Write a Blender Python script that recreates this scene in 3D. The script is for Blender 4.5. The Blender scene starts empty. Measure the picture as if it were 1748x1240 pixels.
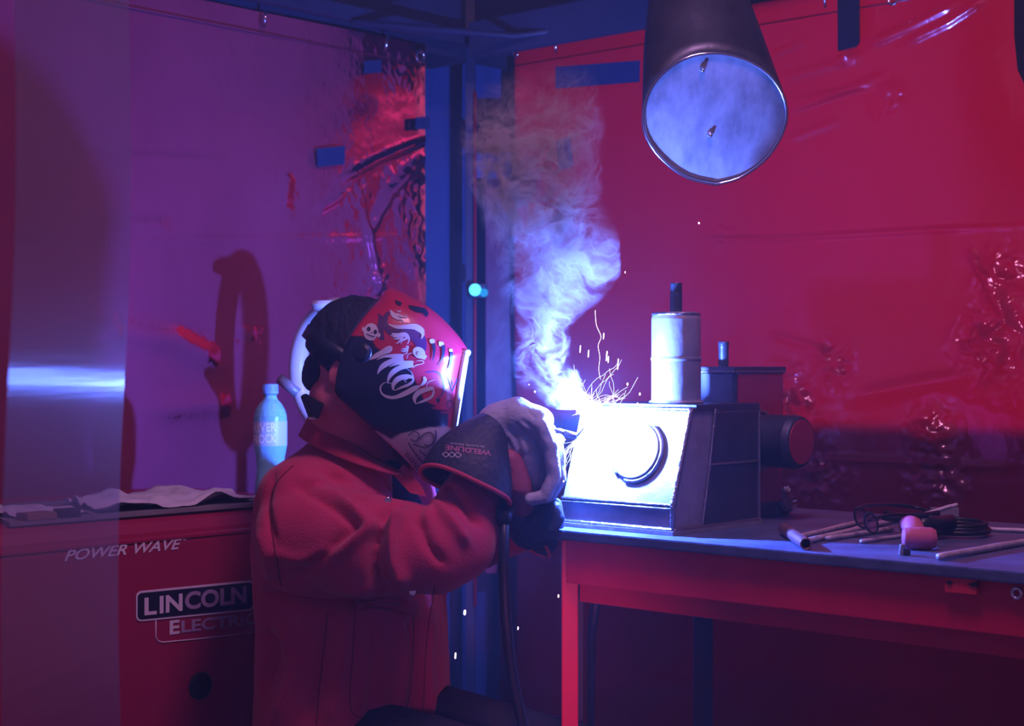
import bpy, bmesh, math, random
import numpy as np
from mathutils import Vector, Matrix, noise
from mathutils.bvhtree import BVHTree
random.seed(7)
rng = np.random.default_rng(5)
SC = bpy.context.scene
COL = SC.collection

# ------------------------------------------------------------------ camera, world, lights, exposure
FPX = 2719.0
CAMZ = 1.3
cam_d = bpy.data.cameras.new('camera')
cam = bpy.data.objects.new('camera', cam_d)
COL.objects.link(cam)
cam.location = (0, 0, CAMZ)
cam.rotation_euler = (math.pi / 2, 0, 0)
cam_d.sensor_width = 36
cam_d.lens = FPX / 1748 * 36
cam_d.clip_end = 60
cam_d.dof.use_dof = True
cam_d.dof.focus_distance = 2.9
cam_d.dof.aperture_fstop = 5.0
SC.camera = cam

def V(*a): return Vector(a)
E1 = V(.743, -.669, 0).normalized()       # along the table and the right-hand curtain
E2 = V(.669, .743, 0).normalized()        # along the left-hand curtain and the machine front
UP = V(0, 0, 1)
def W(px, py, d): return V((px - 874) / FPX * d, d, CAMZ + (620 - py) / FPX * d)
def ray(px, py): return V((px - 874) / FPX, 1.0, (620 - py) / FPX)
def hitz(px, py, z):
    r = ray(px, py); d = (z - CAMZ) / r.z
    return V(r.x * d, d, z)
def hitplane(px, py, p0, n):
    r = ray(px, py); o = V(0, 0, CAMZ)
    t = (p0 - o).dot(n) / r.dot(n)
    return o + r * t
CORNER = V(-.125, 4.6, 0)

world = bpy.data.worlds.new('world'); SC.world = world; world.use_nodes = True
bg = world.node_tree.nodes['Background']
bg.inputs[0].default_value = (.62, .28, .78, 1)
bg.inputs[1].default_value = .15

ARC = W(1003, 700, 2.860)
def light(name, kind, loc, energy, color, **k):
    d = bpy.data.lights.new(name, kind); d.energy = energy; d.color = color
    for a, b in k.items(): setattr(d, a, b)
    o = bpy.data.objects.new(name, d); COL.objects.link(o); o.location = loc
    return o
def aim(o, tgt):
    o.rotation_euler = (Vector(tgt) - o.location).to_track_quat('-Z', 'Y').to_euler()
ARC_COLOR = (.088, .175, 1.0)
arc_light = light('welding_arc', 'POINT', ARC, 150, ARC_COLOR, shadow_soft_size=.012)
# hall lamps standing outside the booth, behind the red curtains
wr = CORNER + E1 * 1.5 + E2 * 1.5 + V(0, 0, 1.75)
hall = light('hall_lamp', 'AREA', wr, 14.5, (1.0, .80, .85), size=1.6)
aim(hall, CORNER + E1 * 1.4 + V(0, 0, 1.6))
hall2 = light('hall_lamp', 'AREA', V(-2.6, 5.4, 3.0), 60, (1.0, .8, .9), size=1.0)
aim(hall2, V(-.9, 3.7, 1.6))
fill_area = light('overhead_fill', 'AREA', V(.30, 2.05, 2.68), 17, (.95, .42, .82), size=.40)  # overhead fill added to brighten the jacket and bring out its folds
aim(fill_area, V(-.1, 2.9, .9))
spot = light('leg_fill_spot', 'SPOT', V(.30, -.2, 1.05), 130, (1.0, .20, .45), spot_size=math.radians(10), spot_blend=.8, shadow_soft_size=.08)  # unseen narrow spot added to light up the red table leg
aim(spot, W(965, 1170, 2.8))

SC.view_settings.view_transform = 'Standard'
SC.view_settings.look = 'None'
SC.view_settings.gamma = 1
SC.view_settings.exposure = 0.0
SC.view_settings.use_curve_mapping = False
cy = SC.cycles
cy.use_denoising = True
cy.max_bounces = 7; cy.diffuse_bounces = 3; cy.glossy_bounces = 3; cy.transmission_bounces = 6
cy.transparent_max_bounces = 12; cy.volume_bounces = 0
cy.volume_max_steps = 160
cy.sample_clamp_indirect = 4
cy.caustics_reflective = False; cy.caustics_refractive = False

# ------------------------------------------------------------------ materials
MATS = {}
def pbr(name, col, rough=.5, metal=0, spec=.5, bump=0, bscale=40, var=0, vscale=8, coat=0, sheen=0, trans=0, alpha=1,
        emit=None, estr=0, bdetail=6, col2=None, stretch=None, ior=1.45):
    if name in MATS: return MATS[name]
    m = bpy.data.materials.new(name); m.use_nodes = True
    nt = m.node_tree; b = nt.nodes['Principled BSDF']
    b.inputs['Base Color'].default_value = (*col, 1); b.inputs['Roughness'].default_value = rough
    b.inputs['Metallic'].default_value = metal; b.inputs['Specular IOR Level'].default_value = spec
    b.inputs['Coat Weight'].default_value = coat; b.inputs['Sheen Weight'].default_value = sheen
    b.inputs['Transmission Weight'].default_value = trans; b.inputs['Alpha'].default_value = alpha
    b.inputs['IOR'].default_value = ior
    tc = nt.nodes.new('ShaderNodeTexCoord'); mp = nt.nodes.new('ShaderNodeMapping')
    nt.links.new(tc.outputs['Object'], mp.inputs[0])
    if stretch: mp.inputs['Scale'].default_value = stretch
    if emit: b.inputs['Emission Color'].default_value = (*emit, 1); b.inputs['Emission Strength'].default_value = estr
    if var or col2:
        n = nt.nodes.new('ShaderNodeTexNoise'); n.inputs['Scale'].default_value = vscale; n.inputs['Detail'].default_value = 8
        n.inputs['Roughness'].default_value = .65
        nt.links.new(mp.outputs[0], n.inputs['Vector'])
        r = nt.nodes.new('ShaderNodeValToRGB'); r.color_ramp.elements[0].position = .32; r.color_ramp.elements[1].position = .68
        c2 = col2 or tuple(c * (1 - var) for c in col)
        r.color_ramp.elements[0].color = (*c2, 1); r.color_ramp.elements[1].color = (*col, 1)
        nt.links.new(n.outputs['Fac'], r.inputs[0]); nt.links.new(r.outputs[0], b.inputs['Base Color'])
        mr = nt.nodes.new('ShaderNodeMapRange'); mr.inputs[3].default_value = max(.03, rough - .12); mr.inputs[4].default_value = min(1, rough + .15)
        nt.links.new(n.outputs['Fac'], mr.inputs[0]); nt.links.new(mr.outputs[0], b.inputs['Roughness'])
    if bump:
        n2 = nt.nodes.new('ShaderNodeTexNoise'); n2.inputs['Scale'].default_value = bscale; n2.inputs['Detail'].default_value = bdetail
        nt.links.new(mp.outputs[0], n2.inputs['Vector'])
        bp = nt.nodes.new('ShaderNodeBump'); bp.inputs['Strength'].default_value = bump; bp.inputs['Distance'].default_value = .01
        nt.links.new(n2.outputs['Fac'], bp.inputs['Height']); nt.links.new(bp.outputs[0], b.inputs['Normal'])
    MATS[name] = m
    return m
def glow(name, col, s):
    m = bpy.data.materials.new(name); m.use_nodes = True; nt = m.node_tree; nt.nodes.clear()
    e = nt.nodes.new('ShaderNodeEmission'); e.inputs[0].default_value = (*col, 1); e.inputs[1].default_value = s
    o = nt.nodes.new('ShaderNodeOutputMaterial'); nt.links.new(e.outputs[0], o.inputs[0]); return m

def curtain_mat(name, dcol, tcol, trans, gloss=.22, rough=.12, gcol=(1, .7, .85), gbase=.06):
    """welding-curtain PVC: a tinted film that lets hall light through and shines on its folds"""
    m = bpy.data.materials.new(name); m.use_nodes = True; nt = m.node_tree; nt.nodes.clear()
    N = nt.nodes.new; L = nt.links.new
    d = N('ShaderNodeBsdfDiffuse'); t = N('ShaderNodeBsdfTranslucent'); g = N('ShaderNodeBsdfGlossy')
    tc = N('ShaderNodeTexCoord')
    n = N('ShaderNodeTexNoise'); n.inputs['Scale'].default_value = 2.3; n.inputs['Detail'].default_value = 5
    mp = N('ShaderNodeMapping'); mp.inputs['Scale'].default_value = (1.6, 1.6, .7)
    L(tc.outputs['Object'], mp.inputs[0]); L(mp.outputs[0], n.inputs['Vector'])
    r = N('ShaderNodeValToRGB'); r.color_ramp.elements[0].position = .3; r.color_ramp.elements[1].position = .7
    r.color_ramp.elements[0].color = (*[c * .72 for c in dcol], 1); r.color_ramp.elements[1].color = (*dcol, 1)
    L(n.outputs['Fac'], r.inputs[0]); L(r.outputs[0], d.inputs[0])
    t.inputs[0].default_value = (*tcol, 1); g.inputs[0].default_value = (*gcol, 1); g.inputs['Roughness'].default_value = rough
    nb = N('ShaderNodeTexNoise'); nb.inputs['Scale'].default_value = 22; nb.inputs['Detail'].default_value = 3
    bp = N('ShaderNodeBump'); bp.inputs['Strength'].default_value = .16; bp.inputs['Distance'].default_value = .01
    L(tc.outputs['Object'], nb.inputs['Vector']); L(nb.outputs['Fac'], bp.inputs['Height']); L(bp.outputs[0], g.inputs['Normal'])
    m1 = N('ShaderNodeMixShader'); m1.inputs[0].default_value = trans; L(d.outputs[0], m1.inputs[1]); L(t.outputs[0], m1.inputs[2])
    fr = N('ShaderNodeFresnel'); fr.inputs[0].default_value = 1.45; L(bp.outputs[0], fr.inputs['Normal'])
    ml = N('ShaderNodeMath'); ml.operation = 'MULTIPLY_ADD'; ml.inputs[1].default_value = 1.0; ml.inputs[2].default_value = gbase
    L(fr.outputs[0], ml.inputs[0])
    m2 = N('ShaderNodeMixShader'); L(ml.outputs[0], m2.inputs[0]); L(m1.outputs[0], m2.inputs[1]); L(g.outputs[0], m2.inputs[2])
    o = N('ShaderNodeOutputMaterial'); L(m2.outputs[0], o.inputs[0])
    return m

RED_PAINT = pbr('red_paint', (.50, .012, .045), .32, coat=.3, var=.25, vscale=5)
TABLE_RED = pbr('table_red_paint', (.90, .006, .07), .38, var=.2, vscale=9)
MACH_RED = pbr('machine_red_paint', (.40, .012, .07), .42, coat=.15, var=.12, vscale=3)
STEEL = pbr('ground_steel', (.36, .36, .40), .42, metal=.35, bump=.12, bscale=60, var=.35, vscale=14)
STEEL_BRUSHED = pbr('galvanised_sheet', (.46, .47, .52), .48, metal=.55, bump=.10, bscale=30, var=.80, vscale=4.5, stretch=(1.6, 1.6, .7))  # strong mottling stands in for the shading across the hood baffle
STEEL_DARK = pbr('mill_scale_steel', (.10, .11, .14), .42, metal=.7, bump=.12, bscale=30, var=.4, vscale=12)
BEAD = pbr('weld_bead', (.30, .30, .34), .32, metal=.9, bump=.4, bscale=160)
TOPSTEEL = pbr('table_plate', (.15, .21, .38), .42, metal=.35, bump=.15, bscale=40, var=.5, vscale=9)
BLACK = pbr('black_plastic', (.012, .014, .022), .38)
RUBBER = pbr('black_rubber', (.010, .011, .016), .45)
CHROME = pbr('chrome', (.8, .8, .84), .16, metal=1)
DKBLUE = pbr('dark_frame_paint', (.030, .045, .10), .45, var=.3)
BLACKCLOTH = pbr('black_sheet', (.035, .05, .11), .75, bump=.3, bscale=6, var=.4, vscale=2)
JACKET = pbr('red_cotton', (.60, .028, .105), .82, bump=.35, bscale=300, sheen=.25, var=.14, vscale=6)
PIPING = pbr('red_piping', (.62, .06, .12), .7, bump=.4, bscale=500)
GLOVE = pbr('dark_glove_leather', (.035, .045, .075), .55, bump=.35, bscale=90, var=.25)
GLOVE_L = pbr('grey_glove_leather', (.46, .50, .60), .60, bump=.4, bscale=70, var=.3, vscale=18)
GLOVE_R = pbr('red_glove_leather', (.42, .10, .15), .62, bump=.4, bscale=70, var=.3, vscale=18)
SKIN = pbr('skin', (.78, .20, .26), .5, bump=.08, bscale=150, var=.1)
HAIR = pbr('dark_hair', (.010, .012, .02), .7, bump=.9, bscale=140, stretch=(1, 1, .25))
TROUSER = pbr('black_trousers', (.015, .018, .03), .85, bump=.3, bscale=200)
PRINT = pbr('grey_print', (.52, .52, .58), .6)
PRINT_HI = pbr('pale_print', (.85, .82, .9), .6)
PRINT_PINK = pbr('pink_print', (.48, .16, .28), .6)
DECAL_BLK = pbr('black_print', (.010, .012, .03), .5)
PAPER = pbr('white_paper', (.72, .74, .80), .8, bump=.3, bscale=14)
BOARD = pbr('grey_board', (.28, .27, .30), .8, var=.3)
WOOD = pbr('wood', (.35, .2, .14), .7, var=.3)
ROD = pbr('bare_rod', (.70, .62, .70), .5, metal=.3, var=.4, vscale=60)
PINK = pbr('pink_rubber', (.55, .12, .20), .6)
CUR_R = curtain_mat('red_curtain_film', (.26, .006, .030), (.90, .003, .042), .55, rough=.17, gbase=.075)
CUR_L = curtain_mat('left_curtain_film', (.48, .085, .18), (.80, .03, .14), .30, rough=.16, gcol=(.8, .10, .24), gbase=0)  # left film: purpler, less see-through, with a red-tinted gloss

# ------------------------------------------------------------------ mesh helpers
class MB:
    def __init__(s): s.v = []; s.f = []; s.m = []; s.cur = 0; s.smooth = []
    def add(s, vs, fs, smooth=True):
        o = len(s.v); s.v += [tuple(v) for v in vs]
        s.f += [tuple(i + o for i in f) for f in fs]; s.m += [s.cur] * len(fs); s.smooth += [smooth] * len(fs)
        return s
    def box(s, c, sz, ax=None, bev=0.0):
        ax = ax or (V(1, 0, 0), V(0, 1, 0), V(0, 0, 1))
        bm = bmesh.new(); bmesh.ops.create_cube(bm, size=1)
        for v in bm.verts: v.co = Vector((v.co.x * sz[0], v.co.y * sz[1], v.co.z * sz[2]))
        if bev: bmesh.ops.bevel(bm, geom=bm.edges[:], offset=bev, segments=2, affect='EDGES', profile=.7)
        vs = [Vector(c) + ax[0] * v.co.x + ax[1] * v.co.y + ax[2] * v.co.z for v in bm.verts]
        bm.verts.index_update()
        flip = ax[0].cross(ax[1]).dot(ax[2]) < 0
        fs = [[v.index for v in (reversed(f.verts) if flip else f.verts)] for f in bm.faces]
        bm.free(); return s.add(vs, fs, False)
    def tube(s, path, r, seg=12, cap=True, closed=False, squash=None, smooth=True):
        path = [Vector(p) for p in path]; n = len(path)
        rs = r if isinstance(r, (list, tuple)) else [r] * n
        vs = []; fs = []; prev = None
        for i, p in enumerate(path):
            if closed: t = path[(i + 1) % n] - path[i - 1]
            else: t = path[min(i + 1, n - 1)] - path[max(i - 1, 0)]
            if t.length < 1e-9: t = V(0, 0, 1)
            t.normalize()
            if prev is None: a = t.orthogonal().normalized()
            else:
                a = prev - t * prev.dot(t)
                a = a.normalized() if a.length > 1e-6 else t.orthogonal().normalized()
            prev = a; b = t.cross(a)
            for k in range(seg):
                an = 2 * math.pi * k / seg
                vs.append(p + (a * math.cos(an) + b * math.sin(an)) * rs[i])
        for i in range(n if closed else n - 1):
            for k in range(seg):
                k2 = (k + 1) % seg; j = (i + 1) % n
                fs.append((i * seg + k, i * seg + k2, j * seg + k2, j * seg + k))
        if cap and not closed:
            fs.append(tuple(range(seg))[::-1]); fs.append(tuple((n - 1) * seg + k for k in range(seg)))
        s.add(vs, fs, smooth); return s
    def lathe(s, o, axis, prof, seg=40, close_ends=True):
        axis = Vector(axis).normalized(); a = axis.orthogonal().normalized(); b = axis.cross(a); o = Vector(o)
        P2 = [prof[0]]
        for (r0, h0), (r1, h1) in zip(prof[:-1], prof[1:]):
            L = math.hypot(r1 - r0, h1 - h0)
            if L > .006:
                for t in (.0012 / L, 1 - .0012 / L): P2.append((r0 + (r1 - r0) * t, h0 + (h1 - h0) * t))
            P2.append((r1, h1))
        prof = P2
        vs = []; fs = []; n = len(prof)
        for (r, h) in prof:
            for k in range(seg):
                an = 2 * math.pi * k / seg
                vs.append(o + axis * h + (a * math.cos(an) + b * math.sin(an)) * max(r, 1e-5))
        for i in range(n - 1):
            for k in range(seg):
                k2 = (k + 1) % seg
                fs.append((i * seg + k, i * seg + k2, (i + 1) * seg + k2, (i + 1) * seg + k))
        if close_ends:
            fs.append(tuple(range(seg))[::-1]); fs.append(tuple((n - 1) * seg + k for k in range(seg)))
        s.add(vs, fs, True); return s
    def loft(s, rings, closed=True, cap=False):
        n = len(rings[0]); vs = [p for r in rings for p in r]; fs = []
        for i in range(len(rings) - 1):
            for k in range(n if closed else n - 1):
                k2 = (k + 1) % n
                fs.append((i * n + k, i * n + k2, (i + 1) * n + k2, (i + 1) * n + k))
        if cap: fs.append(tuple(range(n))[::-1]); fs.append(tuple((len(rings) - 1) * n + k for k in range(n)))
        s.add(vs, fs, True); return s
    def prism(s, pts, vec):
        n = len(pts); vec = Vector(vec)
        vs = [Vector(p) for p in pts] + [Vector(p) + vec for p in pts]
        fs = [tuple(range(n))[::-1], tuple(range(n, 2 * n))] + [(i, (i + 1) % n, n + (i + 1) % n, n + i) for i in range(n)]
        s.add(vs, fs, False); return s
    def build(s, name, mats, parent=None, solid=0, bevel=0, fix=False, sub=0):
        me = bpy.data.meshes.new(name); me.from_pydata(s.v, [], s.f); me.update()
        if fix:
            bm = bmesh.new(); bm.from_mesh(me); bmesh.ops.recalc_face_normals(bm, faces=bm.faces[:]); bm.to_mesh(me); bm.free()
        mats = mats if isinstance(mats, list) else [mats]
        for m in mats: me.materials.append(m)
        if len(me.polygons) == len(s.m):
            me.polygons.foreach_set('material_index', s.m); me.polygons.foreach_set('use_smooth', s.smooth)
        o = bpy.data.objects.new(name, me); COL.objects.link(o)
        if parent is not None:
            o.parent = parent; o.matrix_parent_inverse = parent_world(parent).inverted()
        if solid:
            md = o.modifiers.new('solidify', 'SOLIDIFY'); md.thickness = solid; md.offset = 0
        if bevel:
            md = o.modifiers.new('bevel', 'BEVEL'); md.width = bevel; md.segments = 2; md.limit_method = 'ANGLE'; md.angle_limit = .6
        if sub:
            md = o.modifiers.new('sub', 'SUBSURF'); md.levels = sub; md.render_levels = sub
        return o
def parent_world(p):
    m = Matrix.LocRotScale(p.location, p.rotation_euler, p.scale)
    if p.parent: m = parent_world(p.parent) @ p.matrix_parent_inverse @ m
    return m
def tag(o, label=None, cat=None, group=None, kind=None):
    if label: o['label'] = label
    if cat: o['category'] = cat
    if group: o['group'] = group
    if kind: o['kind'] = kind
    return o
def empty(name, loc, label, cat, group=None):
    o = bpy.data.objects.new(name, None); COL.objects.link(o); o.location = loc; o.empty_display_size = .05
    return tag(o, label, cat, group)
def structure(o): o['kind'] = 'structure'; return o

def smooth_pts(pts, n):
    """Catmull-Rom resample of tuples of any size"""
    P = [np.array(p, float) for p in pts]; out = []
    m = len(P) - 1
    for i in range(n):
        t = i / (n - 1) * m; k = min(int(t), m - 1); u = t - k
        p0 = P[max(k - 1, 0)]; p1 = P[k]; p2 = P[k + 1]; p3 = P[min(k + 2, m)]
        out.append(.5 * ((2 * p1) + (-p0 + p2) * u + (2 * p0 - 5 * p1 + 4 * p2 - p3) * u * u + (-p0 + 3 * p1 - 3 * p2 + p3) * u ** 3))
    return out

def text_mesh(body, size=1.0, shear=0, offset=0.0, space=1.0, bev=0):
    cu = bpy.data.curves.new('t', 'FONT'); cu.body = body; cu.size = size; cu.shear = shear; cu.offset = offset
    cu.space_character = space; cu.resolution_u = 4
    ob = bpy.data.objects.new('t', cu); COL.objects.link(ob)
    dg = bpy.context.evaluated_depsgraph_get(); ev = ob.evaluated_get(dg); me = ev.to_mesh()
    vs = [v.co.copy() for v in me.vertices]; fs = [tuple(p.vertices) for p in me.polygons]
    ev.to_mesh_clear(); bpy.data.objects.remove(ob); bpy.data.curves.remove(cu)
    xs = [v.x for v in vs]; ys = [v.y for v in vs]
    return vs, fs, (min(xs), min(ys), max(xs), max(ys))
def text_on(mb, body, a, b, h, up, nrm, **k):
    """text from point a (left baseline) to b (right baseline), cap height h"""
    vs, fs, bb = text_mesh(body, **k); a = Vector(a); b = Vector(b)
    d = (b - a); wx = bb[2] - bb[0]; hy = bb[3] - bb[1]
    out = [a + d * ((v.x - bb[0]) / wx) + Vector(up) * ((v.y - bb[1]) / hy * h) + Vector(nrm) * .0012 for v in vs]
    mb.add(out, fs, False)

# ------------------------------------------------------------------ signed-distance bodies
def surface_nets(f, bmin, bmax, h):
    bmin = np.array(bmin, float); bmax = np.array(bmax, float)
    n = np.ceil((bmax - bmin) / h).astype(int) + 1
    gx, gy, gz = [bmin[i] + h * np.arange(n[i]) for i in range(3)]
    X, Y, Z = np.meshgrid(gx, gy, gz, indexing='ij')
    P = np.stack([X, Y, Z], -1).reshape(-1, 3); val = f(P).reshape(n)
    ins = val < 0
    c = tuple(n - 1); acc = np.zeros(c + (3,)); cnt = np.zeros(c)
    corners = [(i, j, k) for i in (0, 1) for j in (0, 1) for k in (0, 1)]
    def sl(o): return tuple(slice(o[a], o[a] + c[a]) for a in range(3))
    for o in corners:
        for ax in range(3):
            if o[ax]: continue
            o2 = list(o); o2[ax] = 1; a = val[sl(o)]; b = val[sl(o2)]
            cr = (a < 0) != (b < 0); t = np.where(cr, a / np.where(cr, a - b, 1), 0)
            pos = np.stack([np.full(c, float(o[q])) for q in range(3)], -1); pos[..., ax] += t
            acc += np.where(cr[..., None], pos, 0); cnt += cr
    act = cnt > 0; idx = -np.ones(c, int); idx[act] = np.arange(act.sum())
    cell = np.argwhere(act); verts = bmin + h * (cell + acc[act] / cnt[act][:, None])
    quads = []
    for ax in range(3):
        b, d = (ax + 1) % 3, (ax + 2) % 3
        s0 = [slice(0, n[q]) for q in range(3)]; s0[ax] = slice(0, n[ax] - 1); s1 = list(s0); s1[ax] = slice(1, n[ax])
        for q in (b, d): s0[q] = slice(1, n[q] - 1); s1[q] = slice(1, n[q] - 1)
        A = ins[tuple(s0)]; B = ins[tuple(s1)]
        w = np.argwhere(A != B); off = np.zeros(3, int); off[b] = 1; off[d] = 1; base = w + off
        db = np.zeros(3, int); db[b] = 1; dd = np.zeros(3, int); dd[d] = 1
        g = lambda q: idx[q[:, 0], q[:, 1], q[:, 2]]
        Q = np.stack([g(base - db - dd), g(base - dd), g(base), g(base - db)], 1)
        inside = A[tuple(w.T)]; Q[~inside] = Q[~inside][:, ::-1]; quads.append(Q)
    return verts, np.concatenate(quads)
def seg_sdf(P, a, b, ra, rb, sq=None):
    a = np.array(a); b = np.array(b); ab = b - a
    t = np.clip(((P - a) @ ab) / max(ab @ ab, 1e-12), 0, 1)
    q = P - a - t[:, None] * ab
    return np.linalg.norm(q, axis=1) - (ra + (rb - ra) * t)
def chain(pts):
    def f(P):
        d = None
        for (a, ra), (b, rb) in zip(pts[:-1], pts[1:]):
            e = seg_sdf(P, a, b, ra, rb); d = e if d is None else np.minimum(d, e)
        return d
    return f
def ellip(c, r, ax=None):
    c = np.array(c); A = np.array([list(x) for x in ax]) if ax else np.eye(3); r = np.array(r)
    def f(P):
        q = (P - c) @ A.T; k = np.linalg.norm(q / r, axis=1); return (k - 1) * r.min()
    return f
def smin(a, b, k):
    h = np.clip(.5 + .5 * (b - a) / k, 0, 1); return b + (a - b) * h - k * h * (1 - h)
def union(fs, k):
    def f(P):
        d = fs[0](P)
        for g in fs[1:]: d = smin(d, g(P), k)
        return d
    return f
def relax(v, q, it, lam=.5):
    e = np.concatenate([q[:, [0, 1]], q[:, [1, 2]], q[:, [2, 3]], q[:, [3, 0]]]); n = len(v)
    for _ in range(it):
        s = np.zeros_like(v); c = np.zeros(n)
        np.add.at(s, e[:, 0], v[e[:, 1]]); np.add.at(c, e[:, 0], 1); np.add.at(s, e[:, 1], v[e[:, 0]]); np.add.at(c, e[:, 1], 1)
        v = v + lam * (s / np.maximum(c, 1)[:, None] - v)
    return v
def normals(v, q):
    n = np.cross(v[q[:, 2]] - v[q[:, 0]], v[q[:, 3]] - v[q[:, 1]]); o = np.zeros_like(v)
    for i in range(4): np.add.at(o, q[:, i], n)
    return o / np.maximum(np.linalg.norm(o, axis=1), 1e-9)[:, None]
def project(v): return np.stack([874 + v[:, 0] / v[:, 1] * FPX, 620 - (v[:, 2] - CAMZ) / v[:, 1] * FPX], 1)
def folds(v, q, strokes):
    """raise / sink soft creases of cloth along strokes; the near side of the body only"""
    n = normals(v, q); uv = project(v); tot = np.zeros(len(v)); face = np.clip(-n[:, 1] * 1.6, 0, 1)
    for pts, amp, wd in strokes:
        p = np.array(smooth_pts(pts, max(8, 6 * len(pts)))); d = np.full(len(v), 1e9); tt = np.zeros(len(v))
        for i in range(len(p) - 1):
            a, b = p[i], p[i + 1]; ab = b - a; t = np.clip(((uv - a) @ ab) / (ab @ ab + 1e-9), 0, 1)
            e = np.linalg.norm(uv - a - t[:, None] * ab, axis=1); w = e < d; d = np.where(w, e, d)
            tt = np.where(w, (i + t) / (len(p) - 1), tt)
        tot += amp * np.exp(-(d / wd) ** 2) * np.clip(np.sin(np.pi * np.clip(tt, .04, .96)) * 1.8, 0, 1)
    return v + n * (tot * face)[:, None]
def wrinkle(v, q, amp, sc, seed=0, stretch=(1, 1, 1)):
    n = normals(v, q); out = np.empty(len(v))
    for i, p in enumerate(v * np.array(stretch) * sc):
        out[i] = noise.noise((p[0] + seed, p[1], p[2])) + .5 * noise.noise((p[0] * 2.1, p[1] * 2.1 + seed, p[2] * 2.1))
    return v + n * (amp * out)[:, None]
def body_mesh(name, v, q, mat, parent):
    mb = MB(); mb.add([tuple(x) for x in v], [tuple(map(int, x)) for x in q], True); return mb.build(name, mat, parent)

# ------------------------------------------------------------------ decals that lie on a curved surface
def bvh_of(o): return BVHTree.FromPolygons([v.co.copy() for v in o.data.vertices], [tuple(p.vertices) for p in o.data.polygons])
def drape(mb, polys, bvh, off=.0007, step=3.0):
    """polys: flat outlines in picture-plane units, cut finely and laid on the surface under them"""
    for pl in polys:
        bm = bmesh.new(); vs = [bm.verts.new((p[0], p[1], 0)) for p in pl]
        try: bm.faces.new(vs)
        except Exception: bm.free(); continue
        bmesh.ops.triangulate(bm, faces=bm.faces[:])
        xs = [p[0] for p in pl]; ys = [p[1] for p in pl]
        for lo, hi, nn in ((min(xs), max(xs), (1, 0, 0)), (min(ys), max(ys), (0, 1, 0))):
            x = lo + step
            while x < hi:
                bmesh.ops.bisect_plane(bm, geom=bm.verts[:] + bm.edges[:] + bm.faces[:], plane_co=(x * nn[0], x * nn[1], 0), plane_no=nn)
                x += step
        bm.verts.index_update(); pos = {}
        for v in bm.verts:
            r = ray(v.co.x, v.co.y).normalized(); h = bvh.ray_cast(V(0, 0, CAMZ), r)
            if h[0] is not None:
                nn = h[1] if h[1].dot(r) < 0 else -h[1]; pos[v.index] = h[0] + nn * off
        keep = sorted(pos); mp = {k: i for i, k in enumerate(keep)}
        fs = [[v.index for v in f.verts] for f in bm.faces]
        fs = [[mp[i] for i in reversed(f)] for f in fs if all(i in mp for i in f)]
        mb.add([pos[k] for k in keep], fs, True); bm.free()
def ribbon(pts, n=None):
    p = smooth_pts(pts, n or 6 * len(pts)); L = []; R = []
    for i in range(len(p)):
        t = p[min(i + 1, len(p) - 1)][:2] - p[max(i - 1, 0)][:2]; t = t / (np.linalg.norm(t) + 1e-9); nn = np.array([-t[1], t[0]])
        w = max(p[i][2], .4) / 2
        L.append(p[i][:2] + nn * w); R.append(p[i][:2] - nn * w)
    return [[L[i], L[i + 1], R[i + 1], R[i]] for i in range(len(p) - 1)]
def disc(c, rx, ry, rot=0, n=20):
    return [(c[0] + rx * math.cos(a) * math.cos(rot) - ry * math.sin(a) * math.sin(rot),
             c[1] + rx * math.cos(a) * math.sin(rot) + ry * math.sin(a) * math.cos(rot)) for a in [2 * math.pi * i / n for i in range(n)]]
def inside(uv, poly):
    x, y = uv[:, 0], uv[:, 1]; r = np.zeros(len(uv), bool); n = len(poly)
    for i in range(n):
        x1, y1 = poly[i]; x2, y2 = poly[(i + 1) % n]
        c = ((y1 > y) != (y2 > y)) & (x < (x2 - x1) * (y - y1) / (y2 - y1 + 1e-12) + x1); r ^= c
    return r

# ================================================================== THE BOOTH
mb = MB(); mb.box((0, 3.0, -.05), (9, 12, .1)); structure(mb.build('floor', pbr('concrete', (.16, .15, .16), .8, bump=.2, var=.3), bevel=0))
WALL_TOP = 2.19
def P_R(s, z): return CORNER + E1 * s + UP * z          # right wall plane
def P_L(s, z): return CORNER - E2 * s + UP * z          # left wall plane
N_R = -E2; N_L = E1                                     # both face the inside of the booth
def sz_R(px, py):
    h = hitplane(px, py, CORNER, E2); return ((h - CORNER).dot(E1), h.z)
def sz_L(px, py):
    h = hitplane(px, py, CORNER, E1); return (-(h - CORNER).dot(E2), h.z)

# low dark board behind the right curtain, unseen wall added to dim the left one, sheet behind the corner gap
mb = MB(); mb.box(CORNER + E1 * 1.42 + E2 * .045 + UP * .58, (2.66, .03, 1.16), (E1, E2, UP))
structure(mb.build('wall_right', curtain_mat('dark_red_board', (.12, .01, .03), (.60, .004, .07), .7)))
mb = MB(); mb.box(CORNER - E2 * .95 - E1 * .75 + UP * 1.7, (3.6, .05, 3.4), (E2, E1, UP))
structure(mb.build('backlight_block_left', pbr('dark_block_wall', (.05, .045, .07), .8)))
mb = MB(); mb.box(CORNER + V(-.02, .42, 1.6), (1.15, .04, 3.2), (V(1, .03, 0).normalized(), V(0, 1, 0), UP))
structure(mb.build('wall_back', pbr('blue_grey_sheet', (.03, .10, .34), .55, bump=.5, bscale=5, var=.4, vscale=3, stretch=(3, 1, .5))))
mb = MB(); mb.box(CORNER + E1 * .20 + E2 * .27 + UP * 1.6, (.03, .46, 3.2), (E1, E2, UP)); structure(mb.build('gap_light_stop', BLACKCLOTH))  # panel added to stop hall light leaking past the curtain end
mb = MB(); mb.box(CORNER + E1 * .55 - E2 * .9 + UP * 2.78, (3.6, 3.4, .05), (E1, E2, UP))
structure(mb.build('ceiling', BLACKCLOTH))
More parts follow.
